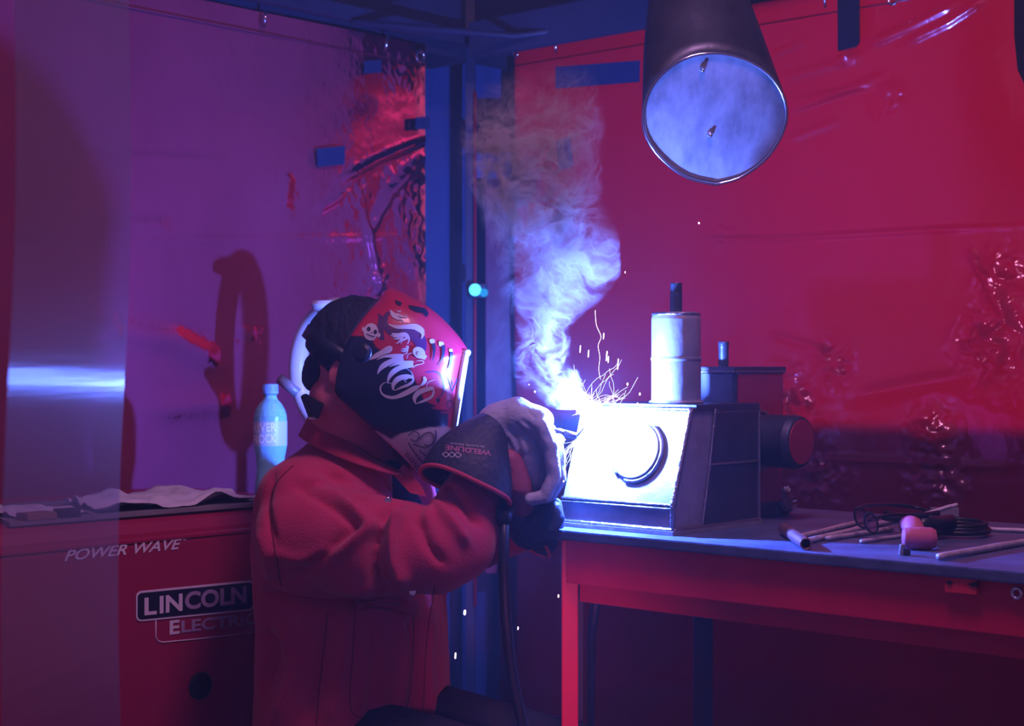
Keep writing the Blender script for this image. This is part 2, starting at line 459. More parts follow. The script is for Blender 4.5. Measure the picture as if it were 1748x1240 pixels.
# header boards above the curtains
mb = MB(); mb.box(P_L(.95, 2.46) - E1 * .03, (2.3, .03, .56), (E2, E1, UP)); structure(mb.build('trim_1', BLACKCLOTH))
mb = MB(); mb.box(P_R(1.05, 2.46) + E2 * .03, (2.5, .03, .56), (E1, E2, UP)); structure(mb.build('trim_2', BLACKCLOTH))

def curtain(name, to3d, nrm, s0, s1, z0, z1, dfun, mat, label):
    ns = int((s1 - s0) / .0048); nz = int((z1 - z0) / .0048)
    s = np.linspace(s0, s1, ns); z = np.linspace(z0, z1, nz); S, Z = np.meshgrid(s, z, indexing='ij')
    D = dfun(S.ravel(), Z.ravel())
    o0 = np.array(to3d(0, 0)); ds = np.array(to3d(1, 0)) - o0; n = np.array(nrm)
    Vv = o0 + S.ravel()[:, None] * ds + Z.ravel()[:, None] * np.array([0, 0, 1.]) + D[:, None] * n
    idx = np.arange(ns * nz).reshape(ns, nz)
    q = np.stack([idx[:-1, :-1], idx[1:, :-1], idx[1:, 1:], idx[:-1, 1:]], -1).reshape(-1, 4)
    me = bpy.data.meshes.new(name); me.from_pydata(Vv.tolist(), [], q.tolist()); me.materials.append(mat)
    me.polygons.foreach_set('use_smooth', [True] * len(me.polygons))
    o = bpy.data.objects.new(name, me); COL.objects.link(o); tag(o, label, 'curtain'); return o
def noisef(S, Z, sc, seed=0, zs=1.0):
    return np.array([noise.noise((a * sc + seed, b * sc * zs, seed * .7)) for a, b in zip(S, Z)])
def ridge(S, Z, pts, amp, wd, m):
    p = [np.array(m(*a)) for a in pts]; P = np.stack([S, Z], 1); d = np.full(len(S), 9.); tt = np.zeros(len(S))
    for i in range(len(p) - 1):
        ab = p[i + 1] - p[i]; t = np.clip(((P - p[i]) @ ab) / (ab @ ab), 0, 1); e = np.linalg.norm(P - p[i] - t[:, None] * ab, axis=1)
        w = e < d; d = np.where(w, e, d); tt = np.where(w, (i + t) / (len(p) - 1), tt)
    return amp * np.exp(-(d / wd) ** 2) * np.clip(np.sin(np.pi * np.clip(tt, .03, .97)) * 2, 0, 1)
def crumple(S, Z, c, rad, amp, m, sc=26, seed=0, asp=1.0):
    c = m(*c); w = np.exp(-(((S - c[0]) / rad) ** 2 + ((Z - c[1]) / (rad * asp)) ** 2)); k = w > .03
    out = np.zeros(len(S)); a = noisef(S[k], Z[k], sc, seed); b = noisef(S[k], Z[k], sc * .45, seed + 5)
    e = noisef(S[k], Z[k], sc * 2.3, seed + 9); out[k] = amp * w[k] * ((1 - np.abs(a) * 3.0) + 1.2 * (1 - np.abs(b) * 2.5) + .42 * (1 - np.abs(e) * 3)); return out
def d_R(S, Z):
    d = .010 * noisef(S, Z, 1.6, 3) + .0035 * noisef(S, Z, 5, 9, .6)
    for pts, a, w in (([(1150, 409), (1330, 408), (1500, 398), (1748, 386)], .006, .006), ([(1340, 192), (1420, 165), (1512, 128)], .007, .009),
                      ([(1310, 98), (1380, 70)], .006, .008), ([(1330, 135), (1400, 118), (1480, 95)], .008, .012), ([(1345, 175), (1420, 160), (1500, 145)], .006, .008),
                      ([(1480, 80), (1560, 45), (1650, 0)], .011, .012), ([(1540, 78), (1620, 40), (1690, -5)], .010, .011), ([(1340, 240), (1440, 205)], .006, .01),
                      ([(1310, 570), (1420, 600)], .005, .008), ([(1450, 680), (1600, 650), (1700, 640)], .010, .02), ([(1380, 782), (1748, 800)], .006, .008),
                      ([(1650, 420), (1700, 500), (1735, 560)], .014, .012), ([(1660, 600), (1720, 560), (1748, 530)], .012, .012), ([(960, 1180), (1300, 1150), (1700, 1200)], .005, .03)):
        d += ridge(S, Z, pts, a, w, sz_R)
    for c, r, a, sc, se in (((1705, 590), .080, .0210, 22, 1), ((1350, 690), .065, .0190, 26, 2), ((1590, 735), .045, .0170, 28, 3), ((1715, 480), .06, .0120, 24, 4),
                            ((1425, 620), .045, .012, 32, 5), ((1520, 170), .04, .004, 40, 6), ((1450, 92), .022, .010, 40, 7), ((1400, 810), .06, .009, 34, 8), ((1600, 810), .06, .010, 34, 9), ((1240, 409), .05, .003, 40, 21)):
        d += crumple(S, Z, c, r, a, sz_R, sc, se)
    return d
def d_L(S, Z):
    d = .012 * noisef(S, Z, 1.5, 13) + .003 * noisef(S, Z, 5, 19, .6)
    for pts, a, w in (([(-60, 398), (190, 411), (450, 408), (720, 403)], .003, .010), ([(40, 255), (200, 268), (400, 275)], .003, .012), ([(120, 380), (300, 385)], .006, .02),
                      ([(575, 310), (640, 275), (735, 235)], .012, .009), ([(630, 400), (660, 330), (725, 265)], .014, .012), ([(622, 370), (635, 440), (645, 510)], .014, .010),
                      ([(640, 370), (690, 300), (725, 310)], .010, .010), ([(540, 360), (590, 330)], .006, .01), ([(150, 560), (300, 580), (380, 620)], .010, .03), ([(250, 700), (400, 690)], .01, .03)):
        d += ridge(S, Z, pts, a, w, sz_L)
    for c, r, a, sc, se, asp in (((688, 340), .060, .0035, 34, 11, 1.5), ((610, 330), .06, .003, 30, 12, 1), ((705, 440), .04, .0025, 36, 13, 1.2), ((685, 130), .05, .0020, 40, 14, 1),
                                 ((425, 570), .035, .003, 40, 15, 1), ((640, 480), .04, .005, 30, 16, 1.5), ((490, 330), .02, .004, 40, 17, 2), ((180, 560), .05, .003, 30, 18, 1)):
        d += crumple(S, Z, c, r, a, sz_L, sc, se, asp)
    return d
# right curtain
sR0 = sz_R(880, 300)[0]; sL0 = sz_L(726, 300)[0]
cur_r = curtain('welding_curtain', P_R, N_R, sR0, 2.15, .25, WALL_TOP, d_R, CUR_R, 'bright red see-through curtain on the right, behind the table')
cur_l = curtain('welding_curtain', P_L, N_L, sL0, 1.95, .25, WALL_TOP, d_L, CUR_L, 'dull purple-red curtain on the left, behind the red machine')
# hem seams
for cur, T3, nn, s0, s1 in ((cur_r, P_R, N_R, sR0, 2.1), (cur_l, P_L, N_L, sL0, 1.9)):
    mb = MB(); mb.tube([T3(s0, WALL_TOP - .055) + nn * .006, T3(s1, WALL_TOP - .055) + nn * .006], .0022, 8); mb.build('hem_seam', cur.data.materials[0], cur)
def grommet(cur, c, nn, r=.016):
    mb = MB(); prof = [(r * .5, 0), (r * .55, .004), (r * .8, .006), (r, .004), (r, 0)]; mb.lathe(c, nn, prof, 24, False); mb.build('eyelet', CHROME, cur)
grommet(cur_l, hitplane(711, 98, CORNER, E1) + N_L * .014, N_L, .020)
grommet(cur_r, hitplane(886, 93, CORNER, E2) + N_R * .014, N_R, .012)
grommet(cur_r, hitplane(1530, 2, CORNER, E2) + N_R * .014, N_R, .014)
def patch(cur, m, T3, nn, quad, name='tape_patch', mat=None):
    mb = MB(); pts = [T3(*m(*p)) + nn * .022 for p in quad]; mb.prism(pts, -Vector(nn) * .0015)
    return mb.build(name, mat or pbr('blue_tape', (.012, .04, .12), .6), cur, fix=True)
patch(cur_r, sz_R, P_R, N_R, [(957, 116), (1101, 105), (1100, 142), (957, 153)])
patch(cur_r, sz_R, P_R, N_R, [(957, 243), (982, 234), (987, 285), (962, 292)])
patch(cur_l, sz_L, P_L, N_L, [(531, 255), (580, 250), (578, 282), (533, 286)])
patch(cur_l, sz_L, P_L, N_L, [(612, 106), (642, 104), (642, 126), (612, 127)])
patch(cur_l, sz_L, P_L, N_L, [(700, 202), (724, 200), (724, 222), (700, 222)])

# corner post, pipe and the narrow curtain strip between the post and the right curtain
mb = MB(); c = W(803, 620, 4.62); mb.box((c.x, c.y, 1.35), (.030, .03, 2.7)); post = mb.build('corner_post', DKBLUE, None, bevel=.002)
tag(post, 'dark square steel post standing in the corner between both curtains', 'post')
mb = MB(); p = W(811, 620, 4.585); mb.tube([(p.x, p.y, .6), (p.x, p.y, 2.08)], .0045, 10); mb.build('red_rod', RED_PAINT, post)
mb = MB(); a = W(812, 262, 4.6); mb.box(W(860, 283, 4.60), (.165, .01, .072), bev=.002); mb.build('cross_plate', pbr('blue_plate', (.03, .10, .30), .5), post)
mb = MB(); mb.box(W(862, 600, 4.66), (.115, .01, 1.3), bev=.002); strip = mb.build('filler_curtain', pbr('dark_red_film', (.16, .02, .08), .35, bump=.5, bscale=7), None)
tag(strip, 'narrow dark red curtain strip right of the corner post', 'curtain')
# small blue lamp on the post
lampo = empty('indicator_lamp', W(817, 496, 4.52), 'small cyan indicator lamp on the corner post', 'lamp')
mb = MB(); mb.box(W(817, 497, 4.56), (.052, .05, .04), bev=.008); mb.build('lamp_housing', DKBLUE, lampo)
mb = MB(); mb.lathe(W(811, 495, 4.525), (0, -1, 0), [(.017, 0), (.016, .008), (.010, .014), (.002, .016)], 20); mb.build('lens', glow('cyan_glow', (.06, .5, 1.0), 3.5), lampo)
mb = MB(); mb.lathe(W(826, 500, 4.525), (0, -1, 0), [(.012, 0), (.011, .006), (.006, .010), (.002, .011)], 20); mb.build('lens', glow('cyan_glow_dim', (.02, .30, .8), 1.1), lampo)

# top rails and pipes
for nm, T3, s0, s1, lb in (('curtain_rail', P_L, -.02, 2.1, 'dark steel rail above the left curtain'), ('curtain_rail', P_R, .09, 2.3, 'dark steel rail above the right curtain')):
    nn = N_L if T3 is P_L else N_R
    ro = empty(nm, T3(s0, 2.22) + nn * .03, lb, 'rail')
    mb = MB(); mb.box((T3(s0, 2.225) + T3(s1, 2.225)) / 2 + nn * .03, (abs(s1 - s0), .03, .04), ((E2 if T3 is P_L else E1), nn, UP), bev=.003); mb.build('rail_bar', DKBLUE, ro)
    for k in range(4 if T3 is P_L else 3):
        s = .35 + k * .42; mb = MB(); mb.tube([T3(s, 2.19) + nn * .03, T3(s, 2.145) + nn * .02], .004, 8); mb.build('hook', CHROME, ro)
mb = MB(); mb.tube([W(600, 38, 4.2), W(880, 62, 4.3), W(1130, 28, 4.1)], .010, 12); po = mb.build('ceiling_pipe', DKBLUE)
tag(po, 'thin dark pipe running across the dark top corner of the booth', 'pipe')
mb = MB(); mb.box(W(1020, 30, 4.15), (.9, .03, .10), (E1, E2, UP), bev=.004); tag(mb.build('cross_beam', BLACKCLOTH), 'dark beam at the top behind the extraction hood', 'beam')
# black hanging straps
so = P_R(*sz_R(1447, 40))
mb = MB(); q = [hitplane(x, y, CORNER - E2 * .05, E2) for x, y in ((1429, -60), (1466, -60), (1466, 72), (1460, 80), (1430, 87))]
mb.prism(q, E2 * .006); tag(mb.build('hanging_strap', BLACK, fix=True), 'short black strap hanging over the right curtain top, middle one', 'strap')
mb = MB(); q = [hitplane(x, y, CORNER - E2 * .05, E2) for x, y in ((1731, -60), (1790, -60), (1790, 150), (1748, 142), (1737, 120), (1731, 60))]
mb.prism(q, E2 * .006); tag(mb.build('hanging_strap', BLACK, fix=True), 'long black strap hanging at the far right edge of the curtain', 'strap')

# ================================================================== CLEAR HANGING STRIP AT THE LEFT
def clear_strip():
    d0 = 1.75; n_seg = 24; c = W(112, 648, d0)
    v_cam = (V(0, 0, CAMZ) - c).normalized(); v_arc = (ARC - c).normalized(); nrm = (v_cam + v_arc).normalized()
    nh = V(nrm.x, nrm.y, 0).normalized(); side = V(-nh.y, nh.x, 0)
    if side.x < 0: side = -side
    # edges found where the plane meets the two side rays
    s0 = (hitplane(14, 620, c, nh) - c).dot(side); s1 = (hitplane(213, 620, c, nh) - c).dot(side)
    tilt = math.tan(math.asin(nrm.z)); mb = MB(); rings = []
    for j in range(40):
        z = -.9 + 1.75 * j / 39
        rings.append([c + side * (s0 + (s1 - s0) * k / n_seg) + UP * z + nh * (-z * tilt * math.exp(-(z / .35) ** 2) + .004 * math.sin(k / n_seg * math.pi)) for k in range(n_seg + 1)])
    mb.loft(rings, closed=False)
    m = bpy.data.materials.new('clear_pvc'); m.use_nodes = True; nt = m.node_tree; nt.nodes.clear(); N = nt.nodes.new; L = nt.links.new
    t = N('ShaderNodeBsdfTransparent'); t.inputs[0].default_value = (.82, .72, .92, 1)
    g = N('ShaderNodeBsdfAnisotropic'); g.inputs['Roughness'].default_value = .40; g.inputs['Anisotropy'].default_value = .90
    g.inputs['Color'].default_value = (1, 1, 1, 1)
    tv = N('ShaderNodeCombineXYZ'); tv.inputs[2].default_value = 1.0; L(tv.outputs[0], g.inputs['Tangent'])
    d = N('ShaderNodeBsdfDiffuse'); d.inputs[0].default_value = (.6, .6, .7, 1)
    mx0 = N('ShaderNodeMixShader'); mx0.inputs[0].default_value = .025; L(t.outputs[0], mx0.inputs[1]); L(d.outputs[0], mx0.inputs[2])
    tc = N('ShaderNodeTexCoord'); nz = N('ShaderNodeTexNoise'); mp = N('ShaderNodeMapping'); mp.inputs['Scale'].default_value = (2, 2, 60)
    L(tc.outputs['Object'], mp.inputs[0]); L(mp.outputs[0], nz.inputs['Vector']); nz.inputs['Scale'].default_value = 1.4
    bp = N('ShaderNodeBump'); bp.inputs['Strength'].default_value = .05; bp.inputs['Distance'].default_value = .004; L(nz.outputs['Fac'], bp.inputs['Height']); L(bp.outputs[0], g.inputs['Normal'])
    mx = N('ShaderNodeMixShader'); mx.inputs[0].default_value = .30; L(mx0.outputs[0], mx.inputs[1]); L(g.outputs[0], mx.inputs[2])
    g2 = N('ShaderNodeBsdfAnisotropic'); g2.inputs['Roughness'].default_value = .62; g2.inputs['Anisotropy'].default_value = .5; L(tv.outputs[0], g2.inputs['Tangent'])
    mx2 = N('ShaderNodeMixShader'); mx2.inputs[0].default_value = .05; L(mx.outputs[0], mx2.inputs[1]); L(g2.outputs[0], mx2.inputs[2])
    o = N('ShaderNodeOutputMaterial'); L(mx2.outputs[0], o.inputs[0])
    ob = mb.build('clear_strip', m)
    tag(ob, 'clear plastic strip hanging at the left, reflecting the welding flash', 'plastic strip'); return ob
clear_strip()

# ================================================================== EXTRACTION HOOD
def hood():
    dm = 3.05; M = W(1221, 203, dm); root = empty('extraction_hood', M, 'galvanised fume extraction hood hanging above the work piece', 'hood')
    out = [(1221, 315), (1262, 304), (1303, 276), (1330, 240), (1343, 200), (1335, 160), (1310, 125), (1270, 101), (1225, 91), (1180, 96), (1140, 118), (1111, 152), (1099, 195), (1104, 235), (1130, 272), (1172, 303)]
    out = smooth_pts(out + [out[0]], 49)[:-1]
    nrm = V(.10, -1, -.42).normalized()
    mouth = [hitplane(p[0], p[1], M, nrm) for p in out]
    c = sum(mouth, V(0, 0, 0)) / len(mouth)
    rings = []; n = len(mouth); top = W(1188, -60, 3.22)
    def duct(k, r, z=0):
        a = 2 * math.pi * k / n        # k=0 is the bottom of the mouth -> back of the duct
        return top + V(math.sin(a) * r, math.cos(a) * r, z)
    ts = [0, .06, .14, .24, .36, .5, .64, .78, .9, 1]
    for t in ts:
        rg = []
        for k in range(n):
            m = mouth[k]; u = duct(k, .076); b = t ** .8 if True else t
            p = m.lerp(u, b)
            bulge = math.sin(math.pi * t) * .055
            back = (math.cos(2 * math.pi * k / n) * .5 + .5)
            p = p + V(0, 1, .10) * bulge * (.25 + back) + (m - c).normalized() * bulge * .12
            rg.append(p)
        rings.append(rg)
    for z in (.02, .06, .12, .3, .62): rings.append([duct(k, .076 if z != .02 else .079, z) for k in range(n)])
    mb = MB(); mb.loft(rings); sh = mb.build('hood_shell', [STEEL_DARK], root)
    md = sh.modifiers.new('solid', 'SOLIDIFY'); md.thickness = .004; md.offset = -1; md.material_offset = 0; md.use_quality_normals = True
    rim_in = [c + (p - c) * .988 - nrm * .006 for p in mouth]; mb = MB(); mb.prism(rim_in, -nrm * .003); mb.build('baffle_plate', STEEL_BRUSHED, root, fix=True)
    mb = MB(); mb.tube([p for p in mouth], .0032, 8, closed=True); mb.build('rim', CHROME, root)
    for i, z in enumerate((.02, .10)):
        mb = MB(); mb.tube([duct(k, .079, z) for k in range(n)], .005, 8, closed=True); mb.build('duct_band', STEEL_DARK, root)
    bv = BVHTree.FromPolygons(rim_in, [tuple(range(n))])
    for px, py in ((1198, 118), (1211, 229)):
        r = ray(px, py).normalized(); hits = []; o = V(0, 0, CAMZ); h = bv.ray_cast(o, r)
        while h[0] is not None and len(hits) < 4: hits.append(h); h = bv.ray_cast(h[0] + r * .002, r)
        if hits:
            h = hits[0]; nn = h[1] if h[1].dot(r) < 0 else -h[1]
            mb = MB(); mb.lathe(h[0] + nn * .002, nn, [(.006, 0), (.006, .004), (.0035, .006), (.0035, .010), (.001, .011)], 14); mb.build('rivet', CHROME, root)
    return root
hood()

# ================================================================== TABLE
TZ = 1.0
TO = V(.0905, 2.86, 0) - E1 * .035
def TP(a, b, z): return TO + E1 * a + E2 * b + UP * z
table = empty('welding_table', TP(1, .32, 0), 'red steel welding table with a bluish steel top, right', 'table')
TD = .66
mb = MB(); mb.box(TP(1.05, TD / 2, TZ - .009), (2.1, TD, .018), (E1, E2, UP), bev=.003); mb.build('table_top', TOPSTEEL, table)
mb = MB(); mb.box(TP(1.06, .022, TZ - .058), (2.06, .012, .078), (E1, E2, UP), bev=.002); mb.box(TP(1.06, .035, TZ - .094), (2.06, .03, .008), (E1, E2, UP), bev=.001)
mb.build('front_apron', TABLE_RED, table)
mb = MB(); mb.box(TP(1.06, .060, TZ - .118), (2.06, .012, .035), (E1, E2, UP), bev=.003); mb.build('lower_rail', TABLE_RED, table)
mb = MB(); mb.box(TP(1.06, TD - .03, TZ - .05), (2.06, .02, .06), (E1, E2, UP)); mb.build('back_apron', TABLE_RED, table)
for k, (a, b) in enumerate(((.022, .035), (2.04, .035), (2.04, TD - .04))):
    mb = MB(); mb.box(TP(a, b, (TZ - .02) / 2), (.03, .03, TZ - .022), (V(1, .04, 0).normalized(), V(-.04, 1, 0).normalized(), UP), bev=.003)
    mb.build('leg', TABLE_RED, table)
# dark post and slanted brace seen under the table
mb = MB(); p = W(1200, 1100, 3.15); mb.box((p.x, p.y, .47), (.036, .03, .90), bev=.003); mb.build('inner_leg', DKBLUE, table)
mb = MB(); mb.tube([W(1026, 966, 3.1), W(1010, 1080, 3.13), W(1008, 1300, 3.2)], [.011, .009, .006], 12); mb.build('brace', DKBLUE, table)
mb = MB(); mb.box(W(985, 1100, 3.0), (.022, .02, .42)); mb.build('inner_channel', DKBLUE, table)
# red clip on the apron and the bolt ring
def apron(px, py, off=0): return hitplane(px, py, TP(0, .014 - off, 0), E2)
mb = MB(); mb.prism([apron(x, y, .004) for x, y in ((1616, 981), (1670, 986), (1670, 1015), (1616, 1010))], -E2 * .006)
clip = mb.build('apron_clip', pbr('clip_red', (.85, .03, .07), .4), None, fix=True); tag(clip, 'small bright red clip plate on the table front rail', 'clip')
for q in (((1616, 992), (1626, 993), (1624, 998), (1616, 997)), ((1652, 997), (1670, 992), (1670, 1003), (1658, 1001))):
    mb = MB(); mb.prism([apron(x, y, .011) for x, y in q], -E2 * .001); mb.build('clip_notch', BLACK, clip, fix=True)
mb = MB(); mb.lathe(apron(1737, 1013, .002), -E2, [(.0045, 0), (.005, .004), (.0075, .006), (.0095, .004), (.0095, 0)], 24, False); tag(mb.build('bolt_ring', CHROME), 'small round metal ring on the table rail, right edge', 'ring')

# ================================================================== WORK PIECE
C0 = V(.2786, 2.765, TZ)
def WP(a, b, z): return C0 + E1 * a + E2 * b + UP * z
wp = empty('steel_workpiece', WP(-.12, .2, 0), 'welded steel tank with pipes being welded on the table', 'work piece')
Hb = .052; Ht = .218; dx = .055; wl = .25
# main body: vertical skirt then sloped front
mb = MB()
prof = [(0, .006), (0, Hb), (dx, Ht), (.27, Ht), (.27, .006)]
mb.prism([WP(0, b, z) for b, z in prof], -E1 * wl); mb.build('tank_body', STEEL, wp, bevel=.003, fix=True)
mb = MB(); mb.box(WP(-wl / 2, .133, .004), (wl + .014, .282, .008), (E1, E2, UP), bev=.001); mb.build('base_plate', STEEL, wp)
mb = MB(); mb.box(WP(-.115, .165, Ht + .004), (.24, .20, .008), (E1, E2, UP), bev=.001); mb.build('top_plate', STEEL_DARK, wp)
# darker sheet on the side
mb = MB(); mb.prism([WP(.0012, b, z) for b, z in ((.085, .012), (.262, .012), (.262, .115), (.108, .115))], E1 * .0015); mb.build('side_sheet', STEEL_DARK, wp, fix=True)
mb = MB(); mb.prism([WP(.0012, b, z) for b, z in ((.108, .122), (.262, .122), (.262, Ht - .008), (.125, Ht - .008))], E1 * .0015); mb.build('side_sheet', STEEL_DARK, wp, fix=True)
def bead(path, r, parent=wp, closed=False, n=None):
    pts = []; P = [Vector(p) for p in path]; L = sum((P[i + 1] - P[i]).length for i in range(len(P) - 1)); cnt = n or max(6, int(L / .0022))
    for i in range(cnt):
        t = i / (cnt - 1) * (len(P) - 1); k = min(int(t), len(P) - 2); pts.append(P[k].lerp(P[k + 1], t - k))
    rs = [r * (1 + .28 * (i % 2) + random.uniform(-.1, .1)) for i in range(cnt)]
    mb = MB(); mb.tube(pts, rs, 7); return mb.build('weld_seam', BEAD, parent)
bead([WP(0, 0, .008), WP(0, 0, Hb), WP(0, dx, Ht)], .0042)
bead([WP(0, -.001, Hb), WP(-wl, -.001, Hb)], .0032); bead([WP(0, -.003, Hb - .006), WP(-wl, -.003, Hb - .006)], .0018)
bead([WP(.002, -.003, .009), WP(-wl, -.003, .009)], .0040); bead([WP(.003, 0, .009), WP(.003, .27, .009)], .0035)
bead([WP(0, dx, Ht), WP(-wl, dx, Ht)], .0032); bead([WP(.001, dx, Ht), WP(.001, .27, Ht)], .003)
bead([WP(.003, .108, .118), WP(.003, .265, .118)], .0024); bead([WP(.003, .085, .012), WP(.003, .108, .118), WP(.003, .125, Ht)], .0022)
bead([WP(.001, .27, .01), WP(.001, .27, Ht)], .0025)
# round port on the slope
fn = (E2 * -(Ht - Hb) + UP * dx).normalized()      # outward normal of the slope
def slope(a, t): return WP(a, dx * t, Hb + (Ht - Hb) * t)
pc = slope(-.098, .53); fu = (E2 * dx + UP * (Ht - Hb)).normalized()
ring_ = lambda r, h, k, n=48: pc + (E1 * math.cos(2 * math.pi * k / n) + fu * math.sin(2 * math.pi * k / n)) * r + fn * h
mb = MB(); mb.lathe(pc, fn, [(.052, -.002), (.052, .007), (.049, .009), (.012, .009), (.001, .009)], 56); mb.build('round_port', STEEL, wp)
mb = MB(); mb.tube([ring_(.0545, .003, k) for k in range(34, 57)], .0040, 8); mb.build('port_seam', BEAD, wp)
mb = MB(); mb.tube([ring_(.0545, .003, k) for k in range(24, 32)], .0032, 8); mb.build('port_seam', BEAD, wp)
# upright cylinder
cc = WP(-.098, .145, Ht + .008)
mb = MB(); R = .0455; mb.lathe(cc, UP, [(R + .006, 0), (R + .004, .004), (R, .006), (R, .078), (R + .0015, .080), (R + .0015, .083), (R, .085), (R, .155), (R - .002, .163), (R - .008, .168), (.001, .168)], 56)
mb.build('upright_cylinder', STEEL, wp)
mb = MB(); mb.tube([cc + V(math.cos(a) * (R - .003), math.sin(a) * (R - .003), .164) for a in np.linspace(0, 2 * math.pi, 60)[:-1]], .003, 7, closed=True); mb.build('weld_seam', BEAD, wp)
mb = MB(); pr = [(.0115, .165)]
for k in range(9): pr += [(.0115, .203 + k * .002), (.0103, .204 + k * .002)]
pr += [(.011, .222), (.008, .222), (.008, .19), (.001, .19)]
mb.lathe(cc, UP, pr, 24); mb.build('threaded_nipple', STEEL_DARK, wp)
# rear block
def RB(a, b, z): return WP(a, b, z)
mb = MB(); mb.box(RB(-.145, .365, .145), (.17, .17, .29), (E1, E2, UP), bev=.006); mb.build('rear_block', STEEL_DARK, wp)
mb = MB(); mb.prism([RB(-.0595, b, z) for b, z in ((.288, .03), (.442, .03), (.442, .282), (.288, .282))], E1 * .002); mb.build('red_side_panel', pbr('tank_red', (.45, .02, .05), .35, metal=.2, var=.3), wp, fix=True)
mb = MB(); mb.box(RB(-.145, .365, .288), (.178, .178, .010), (E1, E2, UP), bev=.003); mb.build('rear_lid', STEEL_DARK, wp)
bead([RB(-.058, .28, .283), RB(-.058, .45, .283)], .003); bead([RB(-.23, .278, .283), RB(-.058, .278, .283)], .003)
mb = MB(); c = RB(-.13, .345, .29); mb.lathe(c, UP, [(.010, 0), (.010, .040), (.011, .042), (.0102, .044), (.011, .046), (.0102, .048), (.0108, .052), (.007, .052), (.001, .045)], 22); mb.build('threaded_nipple', STEEL_DARK, wp)
# horizontal pipe
pe = W(1367, 755, 2.985); ps = pe - E1 * .105
mb = MB(); R2 = .050; mb.lathe(ps, E1, [(R2 + .012, -.01), (R2 + .012, .006), (R2 + .008, .012), (R2, .014), (R2, .085), (R2 + .001, .092), (R2 - .002, .104), (R2 - .006, .106), (.001, .104)], 56); mb.build('side_pipe', STEEL_DARK, wp)
mb = MB(); mb.lathe(pe + E1 * .0005, E1, [(.042, 0), (.042, .0018), (.001, .0022)], 40); mb.build('pipe_cap', pbr('cap_red', (.42, .03, .07), .3, metal=.3), wp)
aa = E2; bb = UP
mb = MB(); mb.tube([ps + E1 * .013 + (aa * math.cos(t) + bb * math.sin(t)) * (R2 + .005) for t in np.linspace(0, 2 * math.pi, 90)[:-1]], [.0042 + .0014 * (i % 2) for i in range(89)], 7, closed=True); mb.build('weld_seam', BEAD, wp)

# ================================================================== TOOLS ON THE TABLE
def T(px, py, h=0): return hitz(px, py, TZ + h)
def rod(p, q, r, label, mat=ROD, name='filler_rod', cat='rod', group=None, ends=None):
    mb = MB(); p = Vector(p); q = Vector(q); pts = [p.lerp(q, i / 12) + V(0, 0, .0003 * math.sin(i * 1.3)) for i in range(13)]
    mb.tube(pts, r, 10); o = mb.build(name, mat); tag(o, label, cat, group); return o
rod(T(1364, 917, .005), T(1490, 886, .005), .0048, 'burnt rod stub lying farthest left, nearest the work piece')
rod(T(1378, 924, .005), T(1562, 880, .005), .0052, 'longest bare rod passing under the safety glasses')
rod(T(1412, 920, .005), T(1523, 903, .005), .0045, 'short rod lying below the safety glasses')
rod(T(1470, 925, .004), T(1548, 914, .004), .0035, 'thin rod with dark bands pointing at the mallet head')
rod(T(1603, 951, .006), T(1790, 918, .006), .0055, 'thick dark rod near the front table edge, far right')
rod(T(1672, 903, .004), T(1800, 909, .004), .0045, 'rod lying behind the cable coil at the right')
rod(T(1548, 888, .022), W(1634, 862, 2.85), .0035, 'upper of two pale rods leaning over the glasses', pbr('pale_rod', (.7, .62, .68), .5))
rod(T(1540, 890, .020), W(1624, 864, 2.82), .0032, 'lower of two pale rods leaning over the glasses', MATS['pale_rod'])
# pipe offcut
a = T(1338, 903, .010); b = T(1376, 929, .010); mb = MB(); ax = (b - a)
mb.lathe(a, ax, [(.0085, 0), (.010, .001), (.010, ax.length - .001), (.0095, ax.length), (.0075, ax.length), (.0075, .02)], 28, False)
tag(mb.build('pipe_offcut', pbr('copper_pipe', (.42, .22, .24), .35, metal=.6, var=.4, vscale=40)), 'short open pipe offcut beside the work piece corner', 'pipe')
# cup brush
cb = T(1345, 880, .0); bro = empty('wire_brush', cb, 'round wire cup brush lying behind the work piece', 'brush')
axb = V(.75, -.55, .36).normalized(); cbc = cb + V(-.006, .01, .026)
mb = MB(); mb.lathe(cbc - axb * .02, axb, [(.010, -.008), (.012, 0), (.024, .006), (.026, .02), (.024, .022), (.001, .02)], 30); mb.build('brush_cup', STEEL_DARK, bro)
mb = MB(); ca = axb.orthogonal().normalized(); cbb = axb.cross(ca)
for k in range(90):
    an = random.uniform(0, 2 * math.pi); rr = random.uniform(.017, .024); d = ca * math.cos(an) + cbb * math.sin(an)
    p = cbc + d * rr; mb.tube([p, p + axb * .008 + d * .001, p + axb * random.uniform(.012, .018) + d * random.uniform(.001, .005)], [.0006, .0005, .0003], 4)
mb.build('bristles', CHROME, bro)
# safety glasses
gl = empty('safety_glasses', T(1500, 895), 'dark framed safety glasses lying on the rods', 'glasses')
gp = lambda px, py, d: W(px, py, d)
mb = MB()
for (cx, cy_, d) in ((1470, 884, 2.72), (1487, 893, 2.66)):
    pts = [W(cx + 11 * math.cos(t) + 4 * math.sin(t), cy_ + 17 * math.sin(t), d) for t in np.linspace(0, 2 * math.pi, 26)[:-1]]
    mb.tube(pts, .0018, 8, closed=True)
mb.tube([W(1477, 875, 2.71), W(1484, 882, 2.68)], .0022, 8); mb.build('frame', BLACK, gl)
for (cx, cy_, d) in ((1470, 884, 2.72), (1487, 893, 2.66)):
    mb = MB(); pts = [W(cx + 10 * math.cos(t) + 4 * math.sin(t), cy_ + 16 * math.sin(t), d) for t in np.linspace(0, 2 * math.pi, 26)[:-1]]
    mb.prism(pts, V(0, .0015, 0)); mb.build('lens', pbr('smoked_lens', (.35, .12, .2), .08, trans=.75, alpha=.6), gl)
